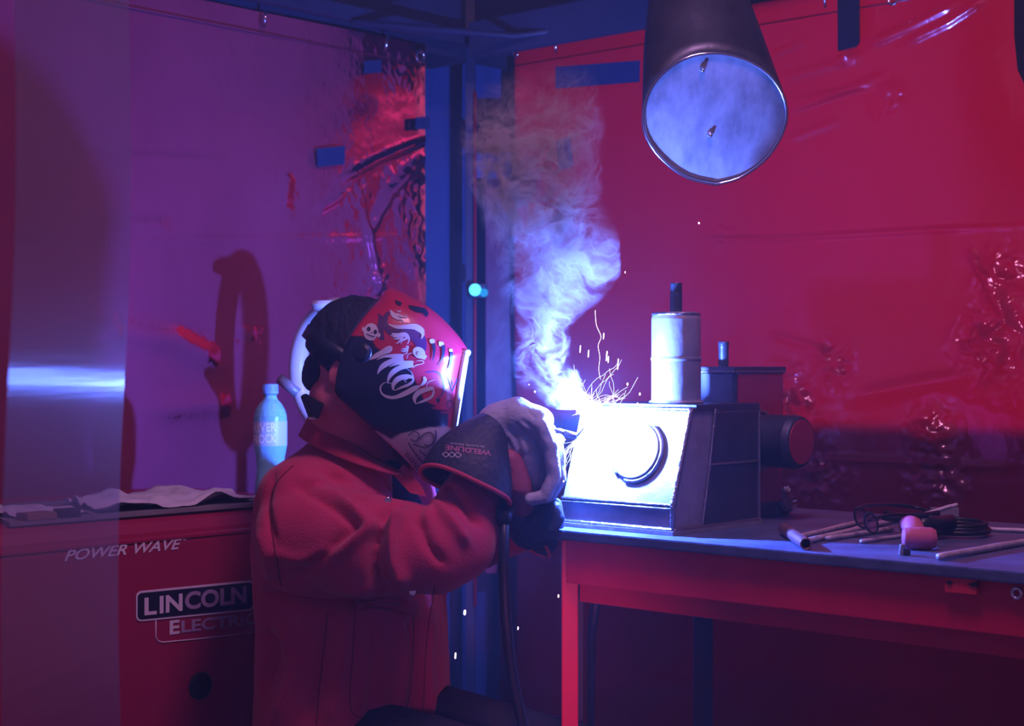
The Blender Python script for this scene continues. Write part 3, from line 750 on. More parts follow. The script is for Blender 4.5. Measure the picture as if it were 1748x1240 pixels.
for pl in ([W(1463, 868, 2.74), W(1480, 863, 2.80), W(1520, 862, 2.88), W(1560, 866, 2.9), W(1585, 873, 2.88)], [W(1483, 888, 2.66), W(1520, 879, 2.72), W(1560, 880, 2.78), W(1600, 884, 2.78)]):
    mb = MB(); mb.tube([Vector(x) for x in smooth_pts([tuple(p) for p in pl], 20)], .0032, 8); mb.build('temple', BLACK, gl)
# pliers lying across
pz = empty('pliers', T(1540, 885), 'black handled pliers lying behind the glasses', 'pliers')
mb = MB(); mb.tube([W(1512, 876, 2.82), W(1540, 883, 2.78), W(1575, 881, 2.78), W(1602, 876, 2.8)], [.006, .007, .006, .005], 10); mb.build('handle', BLACK, pz)
mb = MB(); mb.tube([W(1508, 884, 2.80), W(1542, 889, 2.74), W(1570, 888, 2.74)], [.005, .006, .004], 10); mb.build('handle', BLACK, pz)
mb = MB(); mb.box(W(1546, 887, 2.735), (.010, .008, .007), bev=.001); mb.build('pivot', CHROME, pz)
# mallet
ml = empty('rubber_mallet', T(1572, 935), 'mallet with rounded pink head facing the front table edge', 'mallet')
hc = T(1570, 921, .017) ; hc.z = TZ + .0185; hx = V(1, -.10, 0).normalized()
mb = MB(); mb.lathe(hc - hx * .027, hx, [(.012, 0), (.0155, .003), (.0175, .010), (.0185, .028), (.0175, .045), (.014, .052), (.004, .055)], 32); mb.build('mallet_head', PINK, ml)
mb = MB(); p0 = hc + V(-.002, .004, .006); mb.tube([p0, p0 + V(.004, .05, .008), p0 + V(.012, .10, .003)], [.015, .0165, .018], 18); mb.build('neck', PINK, ml)
mb = MB(); mb.tube([p0 + V(.03, .10, .003), p0 + V(.065, .14, .004), p0 + V(.10, .17, .004)], [.013, .012, .012], 14); mb.build('handle', BLACK, ml)
mb = MB(); mb.box(T(1620, 893) + V(.0, .03, .013), (.052, .012, .026), (V(1, -.15, 0).normalized(), V(.15, 1, 0).normalized(), UP), bev=.002); blk = mb.build('grey_block', pbr('block_grey', (.28, .26, .30), .6, var=.3))
tag(blk, 'small pale grey block standing behind the cable coil', 'block')
# coil of cable
cc2 = T(1636, 914); mb = MB(); pts = []
for i in range(150):
    t = i / 149 * 2 * math.pi * 3.3; rr = .046 + .0045 * math.sin(t * .31) + .002 * (i / 149)
    pts.append(cc2 + V(math.cos(t) * rr, math.sin(t) * rr * 1.15, .005 + .0055 * (t / (2 * math.pi))))
mb.tube(pts, .0046, 8); tag(mb.build('cable_coil', RUBBER), 'flat coil of black cable right of the mallet', 'cable')
a = T(1539, 943, .005); mb = MB(); mb.lathe(a, V(0.1, -.05, 1), [(.0042, -.005), (.0042, .012), (.0028, .0125), (.001, .0125)], 14)
sto = mb.build('steel_stud', STEEL); tag(sto, 'tiny upright steel stud beside the mallet head', 'stud')
mb = MB(); mb.box(T(1548, 943, .005), (.010, .008, .010), bev=.001); tag(mb.build('nut', STEEL_DARK), 'small dark nut next to the upright stud', 'nut')

# ================================================================== RED MACHINE
MO = V(-.576, 3.14, 0)          # front face line passes here at px 440
def MP(s, o, z): return MO + E2 * s - E1 * o + UP * z       # s along the face, o behind the face
mach = empty('welding_machine', MP(-.25, .25, 0), 'large red welding power source behind the welder', 'machine')
MT = 1.008
prof = [(0, .32), (0, MT - .055), (.004, MT - .030), (.016, MT - .012), (.036, MT - .002), (.06, MT), (.58, MT), (.58, .32)]
mb = MB(); mb.prism([MP(-1.1, o, z) for o, z in prof], E2 * 1.42); mb.build('machine_case', MACH_RED, mach, bevel=.004, fix=True)
mb = MB(); mb.prism([MP(-1.1, o, z) for o, z in ((-.003, MT - .046), (-.003, MT - .041), (.004, MT - .037), (.004, MT - .050))], E2 * 1.42); mb.build('front_ridge', MACH_RED, mach, fix=True)
mb = MB(); mb.box(MP(-.38, .29, .16), (1.4, .5, .32), (E2, E1, UP), bev=.01); mb.build('cart_base', BLACK, mach)
def F(px, py, off=0.0): return hitplane(px, py, MP(0, -off, 0), E1)
def ltext(body, l, r, hpx, name, mat, off=.0005, **k):
    a = F(*l, off); b = F(*r, off); top = F(l[0], l[1] - hpx, off); h = (top - a).length
    mb = MB(); text_on(mb, body, a, b, h, UP, E1, **k); return mb.build(name, mat, mach)
ltext('POWER WAVE', (109, 959), (310, 937), 19, 'machine_lettering', PRINT_HI, shear=.35, offset=.018, space=1.0)
ltext('\u00b0', (312, 923), (317, 923), 5, 'machine_lettering', PRINT_HI)
# badge
def rrect(x0, y0, x1, y1, r, sk):
    pts = []
    for cx, cy_, a0 in ((x1 - r, y0 + r, -90), (x1 - r, y1 - r, 0), (x0 + r, y1 - r, 90), (x0 + r, y0 + r, 180)):
        for i in range(6):
            a = math.radians(a0 + 18 * i); x = cx + r * math.cos(a); y = cy_ + r * math.sin(a); pts.append((x, y + (x - x0) * sk))
    return pts
sk = -.098
mb = MB(); mb.prism([F(x, y, .0016) for x, y in rrect(232, 1010, 434, 1062, 9, sk)], E1 * .0008); mb.build('badge_border', PRINT_HI, mach, fix=True)
mb = MB(); mb.prism([F(x, y, .0026) for x, y in rrect(235, 1013.5, 431, 1058.5, 7, sk)], E1 * .0006); mb.build('badge_field', DECAL_BLK, mach, fix=True)
mb = MB(); path = [(266, 1060), (266, 1088), (270, 1095), (278, 1097), (340, 1091), (460, 1077)]
mb.tube([F(x, y, .001) for x, y in path], .0013, 6); mb.build('badge_outline', PRINT_HI, mach)
ltext('L', (246, 1051), (267, 1049), 30, 'badge_letters', PRINT_HI, .0036, offset=.03)
ltext('IN', (272, 1048), (311, 1043), 30, 'badge_letters', PRINT_HI, .0036, offset=.03)
ltext('COLN', (315, 1042), (420, 1030), 31, 'badge_letters', pbr('dim_print', (.42, .34, .50), .6), .0036, offset=.035)
ltext('E', (289, 1084), (306, 1082), 24, 'badge_letters', PRINT_HI, .0006, offset=.03)
ltext('LECTRIC', (309, 1081), (440, 1065), 21, 'badge_letters', MATS['dim_print'], .0006, offset=.03)
c = F(341, 1171); mb = MB(); mb.lathe(c - E1 * .002, E1, [(.027, 0), (.027, .006), (.024, .009), (.001, .007)], 36); mb.build('round_plug', BLACK, mach)
# board, papers, small block on the machine
MZ = MT
def Mt(px, py, h=0): return hitz(px, py, MZ + h)
mb = MB(); q = [MP(-.44, .03, MZ + .0005), MP(.16, .02, MZ + .0005), MP(.17, .34, MZ + .0005), MP(-.30, .40, MZ + .0005)]
mb.prism(q, UP * .007); bo = mb.build('cardboard_sheet', BOARD, fix=True); tag(bo, 'flat grey cardboard sheet under the papers on the machine', 'cardboard')
def paper(poly, base, label, seed, amp):
    mb = MB(); n = 26; vs = []; fs = []
    a, b, c, d = [np.array(p) for p in poly]
    for i in range(n):
        for j in range(n):
            u = i / (n - 1); v = j / (n - 1); p = (a * (1 - u) + b * u) * (1 - v) + (d * (1 - u) + c * u) * v
            z = base + amp * max(0, .35 + noise.noise((u * 3.5 + seed, v * 3.5, seed)) + .5 * noise.noise((u * 8, v * 8 + seed, 1)))
            vs.append((p[0], p[1], z))
    for i in range(n - 1):
        for j in range(n - 1): fs.append((i * n + j, (i + 1) * n + j, (i + 1) * n + j + 1, i * n + j + 1))
    mb.add(vs, fs, True); o = mb.build('crumpled_paper', PAPER, solid=.0008); tag(o, label, 'paper'); return o
paper([MP(-.24, .05, 0), MP(.145, .04, 0), MP(.15, .25, 0), MP(-.16, .30, 0)], MZ + .010, 'large crumpled white sheet on the cardboard beside the bottle', 3, .026)
paper([MP(-.40, .10, 0), MP(-.25, .06, 0), MP(-.255, .28, 0), MP(-.36, .32, 0)], MZ + .0095, 'smaller white sheet at the left end of the cardboard', 8, .012)
mb = MB(); mb.box(MP(-.315, .045, MZ + .016), (.040, .03, .016), (E2, E1, UP), bev=.002); tag(mb.build('black_box', BLACK), 'small black box on the front edge of the machine top', 'box')
mb = MB(); mb.box(MP(-.375, .05, MZ + .0145), (.06, .04, .013), (E2, E1, UP), bev=.002); tag(mb.build('wooden_block', WOOD), 'flat brown block left of the small black box', 'block')

# ================================================================== WATER BOTTLE
bt = empty('water_bottle', MP(.222, .115, MZ + .0005), 'clear blue plastic water bottle standing on the machine', 'bottle')
B0 = MP(.222, .115, MZ + .0005); s_ = .0325
pr = [(a_ * 1.08, b_ * 1.08) for a_, b_ in [(.001, .003), (.022, .0), (.029, .004), (.031, .012), (.0300, .03), (.0275, .05), (.0268, .065), (.0285, .085), (.0315, .100), (.0325, .106), (.0325, .158), (.0320, .166), (.029, .178), (.022, .190), (.0145, .198), (.0125, .203), (.0125, .208)]]
BOT = pbr('bottle_plastic', (.30, .80, 1.0), .12, trans=.22, bump=.5, bscale=34, spec=.8, ior=1.25)
mb = MB(); mb.lathe(B0, UP, pr, 48); mb.build('bottle_body', BOT, bt)
mb = MB(); capo = []
for k in range(64):
    pass
mb.lathe(B0, UP, [(a_ * 1.08, b_ * 1.08) for a_, b_ in [(.0135, .2085), (.0155, .210), (.0155, .2135), (.0148, .214), (.0150, .226), (.0140, .2285), (.001, .229)]], 40)
for k in range(30):
    a = 2 * math.pi * k / 30; p = B0 + V(math.cos(a) * .0162, math.sin(a) * .0162, .2376); mb.box(p, (.0012, .0012, .011))
mb.build('bottle_cap', pbr('cap_blue', (.25, .5, .9), .35), bt)
mb = MB(); mb.lathe(B0, UP, [(a_ * 1.08, b_ * 1.08) for a_, b_ in [(.0328, .108), (.0329, .110), (.0329, .154), (.0328, .156)]], 60, False)
lab = mb.build('bottle_label', pbr('label_film', (.62, .74, .95), .35, alpha=.85), bt)
bv = bvh_of(lab)
def decal_text(body, l, r, hpx, bvh, off=.0007, step=2.5, down=False, **k):
    """text polygons in picture units running from l to r"""
    vs, fs, bb = text_mesh(body, **k); l = np.array(l, float); r = np.array(r, float); d = r - l; nn = np.array([d[1], -d[0]]) / np.linalg.norm(d)
    pts = [l + d * ((v.x - bb[0]) / (bb[2] - bb[0])) + nn * ((v.y - bb[1]) / (bb[3] - bb[1]) * hpx) for v in vs]
    return [[tuple(pts[i]) for i in f] for f in fs]
u0 = project(np.array([[*(B0 + V(0, -.03, .14))]]))[0]
mb = MB(); polys = decal_text('RIVER', (u0[0] - 27, u0[1] - 4), (u0[0] + 14, u0[1] - 6), 15, bv, offset=.02) + decal_text('ROCK', (u0[0] - 24, u0[1] + 15), (u0[0] + 14, u0[1] + 13), 15, bv, offset=.02)
drape(mb, polys, bv, .0006, 6); mb.build('label_lettering', pbr('white_print', (.95, .97, 1), .5), bt)

# ================================================================== METAL RING BEHIND THE HEAD
rg = empty('metal_ring', W(585, 628, 3.58), 'large shiny metal ring showing behind the helmet', 'ring')
mb = MB(); pts = [W(577, 630, 3.58) + V(-.76, .65, 0) * (.133 * math.cos(t)) + UP * (.139 * math.sin(t)) for t in np.linspace(0, 2 * math.pi, 80)[:-1]]
mb.tube(pts, .022, 14, closed=True); mb.build('ring_tube', pbr('white_enamel', (.75, .76, .8), .35, coat=.4), rg)
mb = MB(); mb.tube([W(509, 672, 3.64), W(478, 647, 3.66)], .012, 14); mb.build('ring_handle', STEEL, rg)
kn_ = W(556, 520, 3.59); mb = MB(); mb.lathe(kn_ - UP * .012, UP, [(.012, -.02), (.014, -.004), (.030, .002), (.034, .012), (.028, .020), (.001, .022)], 28); mb.build('ring_knob', MATS['white_enamel'], rg)
mb = MB(); mb.tube([W(585, 732, 3.58), W(585, 900, 3.58), (W(585, 900, 3.58).x, 3.58, .02)], .011, 12); mb.build('ring_stand', STEEL_DARK, rg)
mb = MB(); mb = MB(); q = W(585, 900, 3.58); mb.lathe((q.x, q.y, 0), UP, [(.11, 0), (.11, .012), (.02, .02), (.012, .03)], 32); mb.build('stand_foot', STEEL_DARK, rg)

# ================================================================== THE WELDER
per = empty('person', V(-.33, 3.05, 0), 'person in red work jacket and printed welding helmet, welding', 'person')
th = math.radians(30)
Ff = V(math.cos(th), -math.sin(th), 0); Rr = V(-math.sin(th), -math.cos(th), 0)      # facing, right-hand side
def jacket():
    tc = W(590, 950, 3.05)
    def torso(P):
        # a soft elliptical barrel that widens to the hem and rounds into the shoulders
        z = P[:, 2]; q = P - np.array([0, 0, 0.])
        zz = [.52, .66, .80, .95, 1.05, 1.10, 1.14, 1.18]; A = [.215, .208, .205, .212, .205, .175, .115, .07]; B = [.165, .158, .152, .150, .135, .115, .085, .065]
        cx = [-.300, -.302, -.305, -.315, -.315, -.310, -.300, -.292]
        a = np.interp(z, zz, A); b = np.interp(z, zz, B); c = np.interp(z, zz, cx)
        dxy = np.stack([P[:, 0] - c, P[:, 1] - 3.06], 1)
        u = dxy @ np.array([Rr.x, Rr.y]); v = dxy @ np.array([Ff.x, Ff.y])
        d = (np.power(np.abs(u / a) ** 2.4 + np.abs(v / b) ** 2.4, 1 / 2.4) - 1) * np.minimum(a, b)
        return np.maximum(d * .9, np.maximum(z - 1.15, .55 - z))
    near = chain([(W(508, 852, 2.90), .072), (W(521, 912, 2.87), .094), (W(640, 932, 2.82), .090), (W(742, 940, 2.79), .076), (W(778, 925, 2.80), .072), (W(800, 868, 2.83), .062), (W(820, 820, 2.86), .050)])
    far = chain([(W(655, 850, 3.20), .075), (W(700, 940, 3.18), .075), (W(765, 940, 3.12), .062), (W(830, 924, 3.03), .046), (W(880, 916, 2.98), .036)])
    v, q = surface_nets(union([torso, near, far], .035), (-.62, 2.6, .5), (.12, 3.42, 1.24), .0062)
    v = relax(v, q, 2); v = wrinkle(v, q, .0040, 9, 3, (1, 1, .6)); v = wrinkle(v, q, .0011, 34, 8, (1, 1, .55))
    S = [([(470, 800), (455, 860), (470, 930)], -.006, 8), ([(520, 815), (560, 835), (600, 865), (640, 905)], .008, 12), ([(505, 830), (560, 860), (610, 900)], -.007, 9),
         ([(700, 855), (660, 880), (640, 930), (640, 985), (660, 1015)], -.016, 11), ([(690, 870), (672, 905), (675, 960), (700, 1000)], .015, 11), ([(715, 880), (730, 930), (760, 965)], -.010, 9),
         ([(735, 850), (770, 890), (800, 930)], .010, 11), ([(755, 820), (790, 860), (820, 900)], -.009, 8), ([(560, 960), (620, 910), (680, 880)], .009, 12), ([(500, 990), (560, 940), (620, 890)], -.007, 11),
         ([(470, 1000), (560, 1012), (640, 1008)], .006, 12), ([(440, 1012), (520, 1024), (620, 1032), (700, 1030)], -.012, 9), ([(720, 815), (735, 860), (720, 900)], .008, 10),
         ([(480, 1060), (500, 1140), (470, 1240)], .008, 16), ([(560, 1060), (545, 1150), (520, 1240)], -.008, 12), ([(590, 1060), (580, 1150), (560, 1240)], .007, 12),
         ([(700, 1050), (715, 1120), (710, 1230)], -.012, 10), ([(735, 1050), (725, 1130), (735, 1230)], .012, 11), ([(680, 1060), (690, 1130), (675, 1240)], .007, 12), ([(450, 1080), (470, 1110), (450, 1190)], -.008, 12),
         ([(455, 940), (520, 955), (570, 930)], .005, 12), ([(630, 1050), (640, 1150), (625, 1240)], -.004, 14), ([(560, 800), (600, 830), (640, 862)], .008, 9), ([(440, 900), (460, 960), (450, 1010)], .006, 12)]
    S = [(p_, a_ * 1.8, w_ * .8) for p_, a_, w_ in S]; v = folds(v, q, S); v = relax(v, q, 1, .3)
    o = body_mesh('jacket', v, q, JACKET, per); return o, v, q
jk, jv, jq = jacket()
jb = bvh_of(jk)
def surf(px, py, off=0.0, bvh=None):
    r = ray(px, py).normalized(); h = (bvh or jb).ray_cast(V(0, 0, CAMZ), r)
    return None if h[0] is None else h[0] + (h[1] if h[1].dot(r) < 0 else -h[1]) * off
def stitched(pts, name, mat, r=.0012, bvh=None, off=.0004, parent=None):
    p = [surf(a[0], a[1], off, bvh) for a in smooth_pts(pts, 10 * len(pts))]; p = [x for x in p if x is not None]
    if len(p) > 3: mb = MB(); mb.tube(p, r, 6); return mb.build(name, mat, parent or jk)
SEAM = pbr('dark_seam', (.20, .01, .03), .8)
stitched([(500, 795), (470, 830), (462, 880), (470, 940), (480, 1000)], 'sleeve_seam', SEAM, .0014)
stitched([(560, 1045), (550, 1130), (540, 1238)], 'side_seam', SEAM)
# chest pocket with flap
mb = MB(); drape(mb, [[(603, 1026), (640, 1022), (690, 1020), (709, 1030), (706, 1050), (675, 1044), (630, 1038), (606, 1046)]], jb, .006, 6); mb.build('pocket_flap', JACKET, jk, solid=.003)
stitched([(606, 1046), (602, 1120), (600, 1215), (650, 1224), (690, 1215), (704, 1130), (706, 1052)], 'pocket_seam', SEAM, .0011)
stitched([(742, 1000), (728, 1100), (722, 1240)], 'placket_seam', SEAM, .0012)
# collar: a fold-down band standing round the neck, open at the front
def collar():
    n = 40; up = []; mid = []; low = []; fold = []
    for k in range(n + 1):
        a = math.radians(22 + (360 - 44) * k / n)           # 0 = front
        f = math.cos(a); s = math.sin(a)
        fr = (f + 1) / 2
        cen = V(-.290, 3.03, 0)
        z_up = 1.238 - .135 * fr; z_low = 1.160 - .095 * fr; z_fold = 1.166 - .078 * fr ** 1.5
        up.append(cen + Ff * (.082 * f + .018) + Rr * (.076 * s) + UP * z_up)
        mid.append(cen + Ff * (.094 * f + .018) + Rr * (.092 * s) + UP * (z_up - .004))
        fold.append(cen + Ff * (.126 * f + .016) + Rr * (.128 * s) + UP * z_fold)
        low.append(cen + Ff * (.088 * f + .016) + Rr * (.088 * s) + UP * (z_low - .03))
    mb = MB(); mb.loft([low, up, mid, [p.lerp(q, .5) + V(0, 0, .004) for p, q in zip(mid, fold)], fold], closed=False)
    return mb.build('collar', JACKET, jk, solid=.0035)
collar()
# snap buttons
for px, py in ((662, 856), (704, 1010)):
    p = surf(px, py, .001)
    if p: mb = MB(); mb.lathe(p, (0.2, -1, .1), [(.0065, -.002), (.0065, .002), (.005, .0035), (.003, .0022), (.001, .0022)], 20); mb.build('snap_button', CHROME, jk)
# open collar point (lapel) and dark inner shirt
mb = MB(); mb.prism([W(690, 792, 2.93), W(720, 832, 2.92), W(728, 848, 2.91), W(700, 842, 2.92), W(672, 812, 2.93)], V(0, .006, 0)); mb.build('collar_point', JACKET, jk, fix=True)
v, q = surface_nets(chain([(W(665, 812, 2.99), .030), (W(690, 870, 2.98), .036)]), (-.3, 2.9, 1.0), (-.1, 3.1, 1.16), .006)
body_mesh('undershirt', v, q, pbr('navy_shirt', (.01, .012, .03), .9), per)

# head, neck and face in one skin mesh; the head looks down to the right
HC = W(606, 628, 2.985)
hf = V(.86, -.10, -.50).normalized(); hu = V(.50, -.04, .86); hu = (hu - hf * hu.dot(hf)).normalized(); hr = hf.cross(hu)
def head():
    H = lambda f, r, u: HC + hf * f + hr * r + hu * u
    fs = [ellip(H(-.004, 0, .02), (.094, .074, .088), (hf, hr, hu)), ellip(H(.03, 0, -.045), (.062, .056, .075), (hf, hr, hu)),
          chain([(H(.055, -.012, -.105), .022), (H(.055, .012, -.105), .022)]), chain([(H(.0, -.045, -.075), .024), (H(.05, -.016, -.103), .022)]), chain([(H(.0, .045, -.075), .024), (H(.05, .016, -.103), .022)]),
          chain([(W(585, 700, 3.0), .058), (W(592, 800, 3.03), .062)]), chain([(H(.01, 0, -.06), .055), (W(630, 800, 3.02), .055)])]
    base = union(fs, .03)
    nose = chain([(H(.085, 0, .01), .009), (H(.108, 0, -.028), .013)]); lips = chain([(H(.088, -.018, -.062), .007), (H(.088, .018, -.062), .007)])
    brow = chain([(H(.084, -.032, .028), .010), (H(.084, .032, .028), .010)])
    eyes = [ellip(H(.092, sgn * .032, .008), (.014, .018, .011), (hf, hr, hu)) for sgn in (-1, 1)]
    def f(P):
        d = smin(base(P), nose(P), .012); d = smin(d, brow(P), .012)
        for e in eyes: d = np.maximum(d, -e(P))
        d = smin(d, lips(P), .006)
        for sgn in (-1, 1):
            ear = ellip(H(-.008, sgn * .078, -.012), (.018, .008, .031), (hf, hr, hu)); d = smin(d, ear(P), .006)
        return d
    v, q = surface_nets(f, (-.46, 2.86, 1.02), (-.12, 3.13, 1.44), .0045)
    v = relax(v, q, 1); o = body_mesh('head', v, q, SKIN, per)
    for sgn in (-1, 1):
        mb = MB(); c = H(.082, sgn * .032, .008); mb.lathe(c - hf * .008, hf, [(.002, 0), (.009, .003), (.0105, .009), (.008, .0135), (.001, .016)], 18); mb.build('eye', pbr('eye_white', (.7, .7, .7), .2), o)
    # hair over skull
    hair = ellip(H(-.014, 0, .036), (.100, .085, .096), (hf, hr, hu))
    cut = lambda P: ((P - np.array(H(.055, 0, .05))) @ np.array(hf * 1.0 - hu * .35))
    cut2 = lambda P: -((P - np.array(H(0, 0, -.035))) @ np.array((hu * 1.0 + hf * .25)))
    v, q = surface_nets(lambda P: np.maximum(hair(P), np.maximum(cut(P), cut2(P))), (-.46, 2.86, 1.1), (-.1, 3.12, 1.46), .0045)
    v = relax(v, q, 2); v = wrinkle(v, q, .003, 60, 1, (1, 1, .5)); body_mesh('hair', v, q, HAIR, o)
    # back of the hair, low on the neck
    v, q = surface_nets(ellip(H(-.055, 0, -.030), (.032, .055, .05), (hf, hr, hu)), (-.46, 2.86, 1.1), (-.1, 3.12, 1.4), .0045); v = wrinkle(v, q, .003, 60, 2); body_mesh('nape_hair', v, q, HAIR, o)
    return o
hd = head()

# welding helmet
def helmet():
    Fp = [(655, 508), (668, 494), (702, 508), (742, 534), (777, 569), (797, 598), (796, 612), (789, 645), (783, 690), (774, 742), (762, 764), (738, 788), (715, 803)]
    Bp = [(655, 510), (645, 518), (628, 537), (610, 562), (592, 592), (581, 625), (576, 655), (577, 672), (598, 694), (638, 731), (678, 768), (698, 788), (712, 802)]
    Wd = [.012, .045, .085, .108, .118, .122, .122, .121, .115, .102, .085, .070, .055]
    ns, na = 240, 221; F_ = smooth_pts(Fp, ns); B_ = smooth_pts(Bp, ns); Wm = smooth_pts([(w,) for w in Wd], ns)
    D0 = 2.975; P = np.zeros((ns, na, 3))
    for i in range(ns):
        w = max(Wm[i][0], .004)
        for j in range(na):
            a = -math.pi / 2 + math.pi * j / (na - 1); ca = abs(math.cos(a)) ** .62; sa = math.copysign(abs(math.sin(a)) ** .72, math.sin(a))
            y = D0 + w * sa; u = B_[i] + (F_[i] - B_[i]) * ca
            dd = D0 - w * .75 * (1 - ca)          # profile is seen at the depth of each slice
            base = W(u[0], u[1], dd); P[i, j] = (base.x, y, base.z)
    idx = np.arange(ns * na).reshape(ns, na)
    q = np.stack([idx[:-1, :-1], idx[1:, :-1], idx[1:, 1:], idx[:-1, 1:]], -1).reshape(-1, 4)
    Pv = P.reshape(-1, 3)
    me = bpy.data.meshes.new('welding_helmet'); me.from_pydata(Pv.tolist(), [], q.tolist()); me.polygons.foreach_set('use_smooth', [True] * len(q))
    # painted pattern of the shell
    c7 = lambda u, v: (560 + u / 5.165, 500 + v / 5.165)
    near = Pv.copy(); near[:, 1] = np.minimum(Pv[:, 1], 2 * D0 - Pv[:, 1]); uv = project(near)
    red = [c7(*p) for p in ((150, 390), (200, 383), (300, 380), (340, 408), (395, 428), (430, 485), (540, 555), (640, 600), (720, 650), (745, 720), (790, 820), (850, 955), (960, 1000), (905, 1020), (1080, 1040), (980, 1052), (1055, 1062), (1045, 1240), (1400, 1240), (1400, -300), (0, -300))]
    white = [c7(*p) for p in ((690, 1240), (760, 1215), (860, 1195), (960, 1190), (1045, 1188), (1045, 1700), (900, 1700), (800, 1560), (560, 1400), (430, 1225), (560, 1330))]
    white = [(684, 740), (705, 736), (730, 730), (762, 728), (772, 732), (770, 830), (600, 830), (600, 730), (643, 735), (668, 750)]
    col = np.tile(np.array([.008, .010, .028, 1.]), (len(uv), 1)); 
    fr = np.zeros(len(uv)); fw = np.zeros(len(uv))
    for jx, jy in ((0, 0), (1, 0), (-1, 0), (0, 1), (0, -1), (.7, .7), (-.7, .7), (.7, -.7), (-.7, -.7)):
        o2 = uv + np.array([jx, jy]) * .9; fr += inside(o2, red); fw += inside(o2, white)
    fr = (fr / 9)[:, None]; fw = (fw / 9)[:, None]
    col = col * (1 - fr) + np.array([.46, .020, .05, 1.]) * fr; col = col * (1 - fw) + np.array([.60, .60, .66, 1.]) * fw
    at = me.color_attributes.new('paint', 'FLOAT_COLOR', 'POINT'); at.data.foreach_set('color', col.ravel())
    m = pbr('helmet_paint', (.4, .02, .05), .34, coat=.25); nt = m.node_tree; an = nt.nodes.new('ShaderNodeVertexColor'); an.layer_name = 'paint'
    nt.links.new(an.outputs[0], nt.nodes['Principled BSDF'].inputs['Base Color']); me.materials.append(m)
    o = bpy.data.objects.new('welding_helmet', me); COL.objects.link(o); o.parent = per; o.matrix_parent_inverse = parent_world(per).inverted()
    o['label'] = 'welding helmet shell with red and black dragon print and script lettering'
    bv = bvh_of(o)
    md = o.modifiers.new('s', 'SOLIDIFY'); md.thickness = .003; md.offset = 1 if False else 0
    R7 = lambda pts: ribbon([(*c7(u, v), w / 5.165) for u, v, w in pts])
    def art(name, mat, rib=(), polys=(), off=.0030):
        mb = MB(); pl = []
        for r in rib: pl += R7(r)
        pl += [[c7(*p) for p in g] for g in polys]
        drape(mb, pl, bv, off, 2.6); return mb.build(name, mat, o)
    L1 = [[(365, 592, 8), (420, 560, 40), (480, 528, 46), (540, 500, 60), (566, 500, 30)], [(430, 592, 5), (500, 562, 22), (590, 560, 38), (662, 568, 50)],
          [(662, 575, 50), (570, 602, 46), (490, 642, 46), (448, 690, 20), (438, 720, 3)], [(540, 652, 5), (620, 622, 26), (690, 618, 38), (748, 625, 48)],
          [(748, 632, 46), (640, 658, 44), (570, 702, 44), (532, 760, 22), (528, 800, 4)]]
    L2 = [[(748, 745, 22), (690, 738, 40), (620, 758, 46), (580, 800, 36), (572, 840, 22), (585, 860, 8)], [(588, 860, 6), (650, 832, 20), (710, 808, 25), (748, 770, 18), (735, 705, 6), (690, 668, 4)],
          [(700, 760, 6), (672, 770, 8), (690, 790, 6)], [(562, 800, 6), (500, 792, 6), (462, 830, 13), (472, 882, 15), (520, 915, 25), (590, 920, 30), (680, 885, 44), (760, 842, 44), (800, 825, 20)],
          [(798, 826, 8), (832, 803, 25), (852, 768, 30), (838, 742, 18)], [(922, 842, 30), (860, 852, 40), (795, 880, 45), (760, 925, 36), (768, 978, 6)],
          [(768, 978, 5), (840, 952, 22), (900, 922, 22), (924, 880, 18), (918, 832, 6), (862, 832, 5)], [(860, 832, 5), (880, 788, 6), (935, 765, 5)]]
    art('helmet_lettering', PRINT, L1 + L2)
    art('dragon_body_print', pbr('purple_print', (.075, .02, .10), .4), [[(545, 175, 20), (508, 220, 45), (505, 290, 50), (560, 350, 60), (680, 345, 70), (790, 400, 110), (820, 480, 90), (800, 560, 50)]], off=.0022)
    art('flame_print', MATS['purple_print'], [[(440, 190, 8), (470, 240, 50), (460, 330, 60), (480, 420, 40)]], off=.0020)
    art('scale_print', MATS['purple_print'], [[(860, 700, 8), (960, 700, 14), (1010, 780, 16), (1005, 880, 14), (960, 930, 8)]], off=.0022)
    grey = [[(548, 160, 6), (575, 200, 40), (610, 230, 30), (650, 245, 12), (662, 270, 4)], [(600, 165, 4), (630, 175, 12), (640, 160, 4)], [(600, 195, 20), (650, 215, 16), (690, 222, 10), (682, 200, 4)],
            [(535, 285, 8), (600, 305, 30), (680, 305, 36), (760, 305, 50), (815, 335, 50), (835, 360, 20)], [(820, 340, 40), (832, 375, 26), (818, 412, 5)],
            [(700, 455, 8), (712, 410, 16), (680, 375, 40), (620, 380, 40), (560, 362, 8)], [(650, 380, 20), (600, 390, 20), (548, 378, 4)], [(650, 395, 20), (610, 410, 14), (572, 408, 4)], [(660, 400, 20), (620, 440, 12), (600, 450, 4)],
            [(700, 400, 24), (650, 430, 12), (640, 455, 4)], [(700, 470, 24), (690, 500, 26), (650, 495, 6)], [(700, 490, 16), (670, 520, 14), (640, 508, 4)], [(700, 500, 14), (690, 535, 10), (665, 545, 4)],
            [(740, 535, 5), (705, 545, 6), (692, 585, 4)], [(780, 600, 4), (830, 600, 8), (835, 622, 5), (770, 640, 8), (750, 662, 4)]]
    art('dragon_print', PRINT, grey, [disc((800, 530), 58, 46, .6), [(840, 540), (872, 560), (848, 590), (815, 580)]])
    art('dragon_eye_print', pbr('pale_blue_print', (.45, .5, .8), .4), (), [disc((797, 540), 15, 20, .3, 14)], .0036)
    art('skull_print', PRINT, (), [disc((380, 350), 64, 74, .2), disc((314, 328), 13, 20, .2), disc((450, 378), 13, 20, .2), [(330, 385), (420, 400), (405, 425), (345, 405)]])
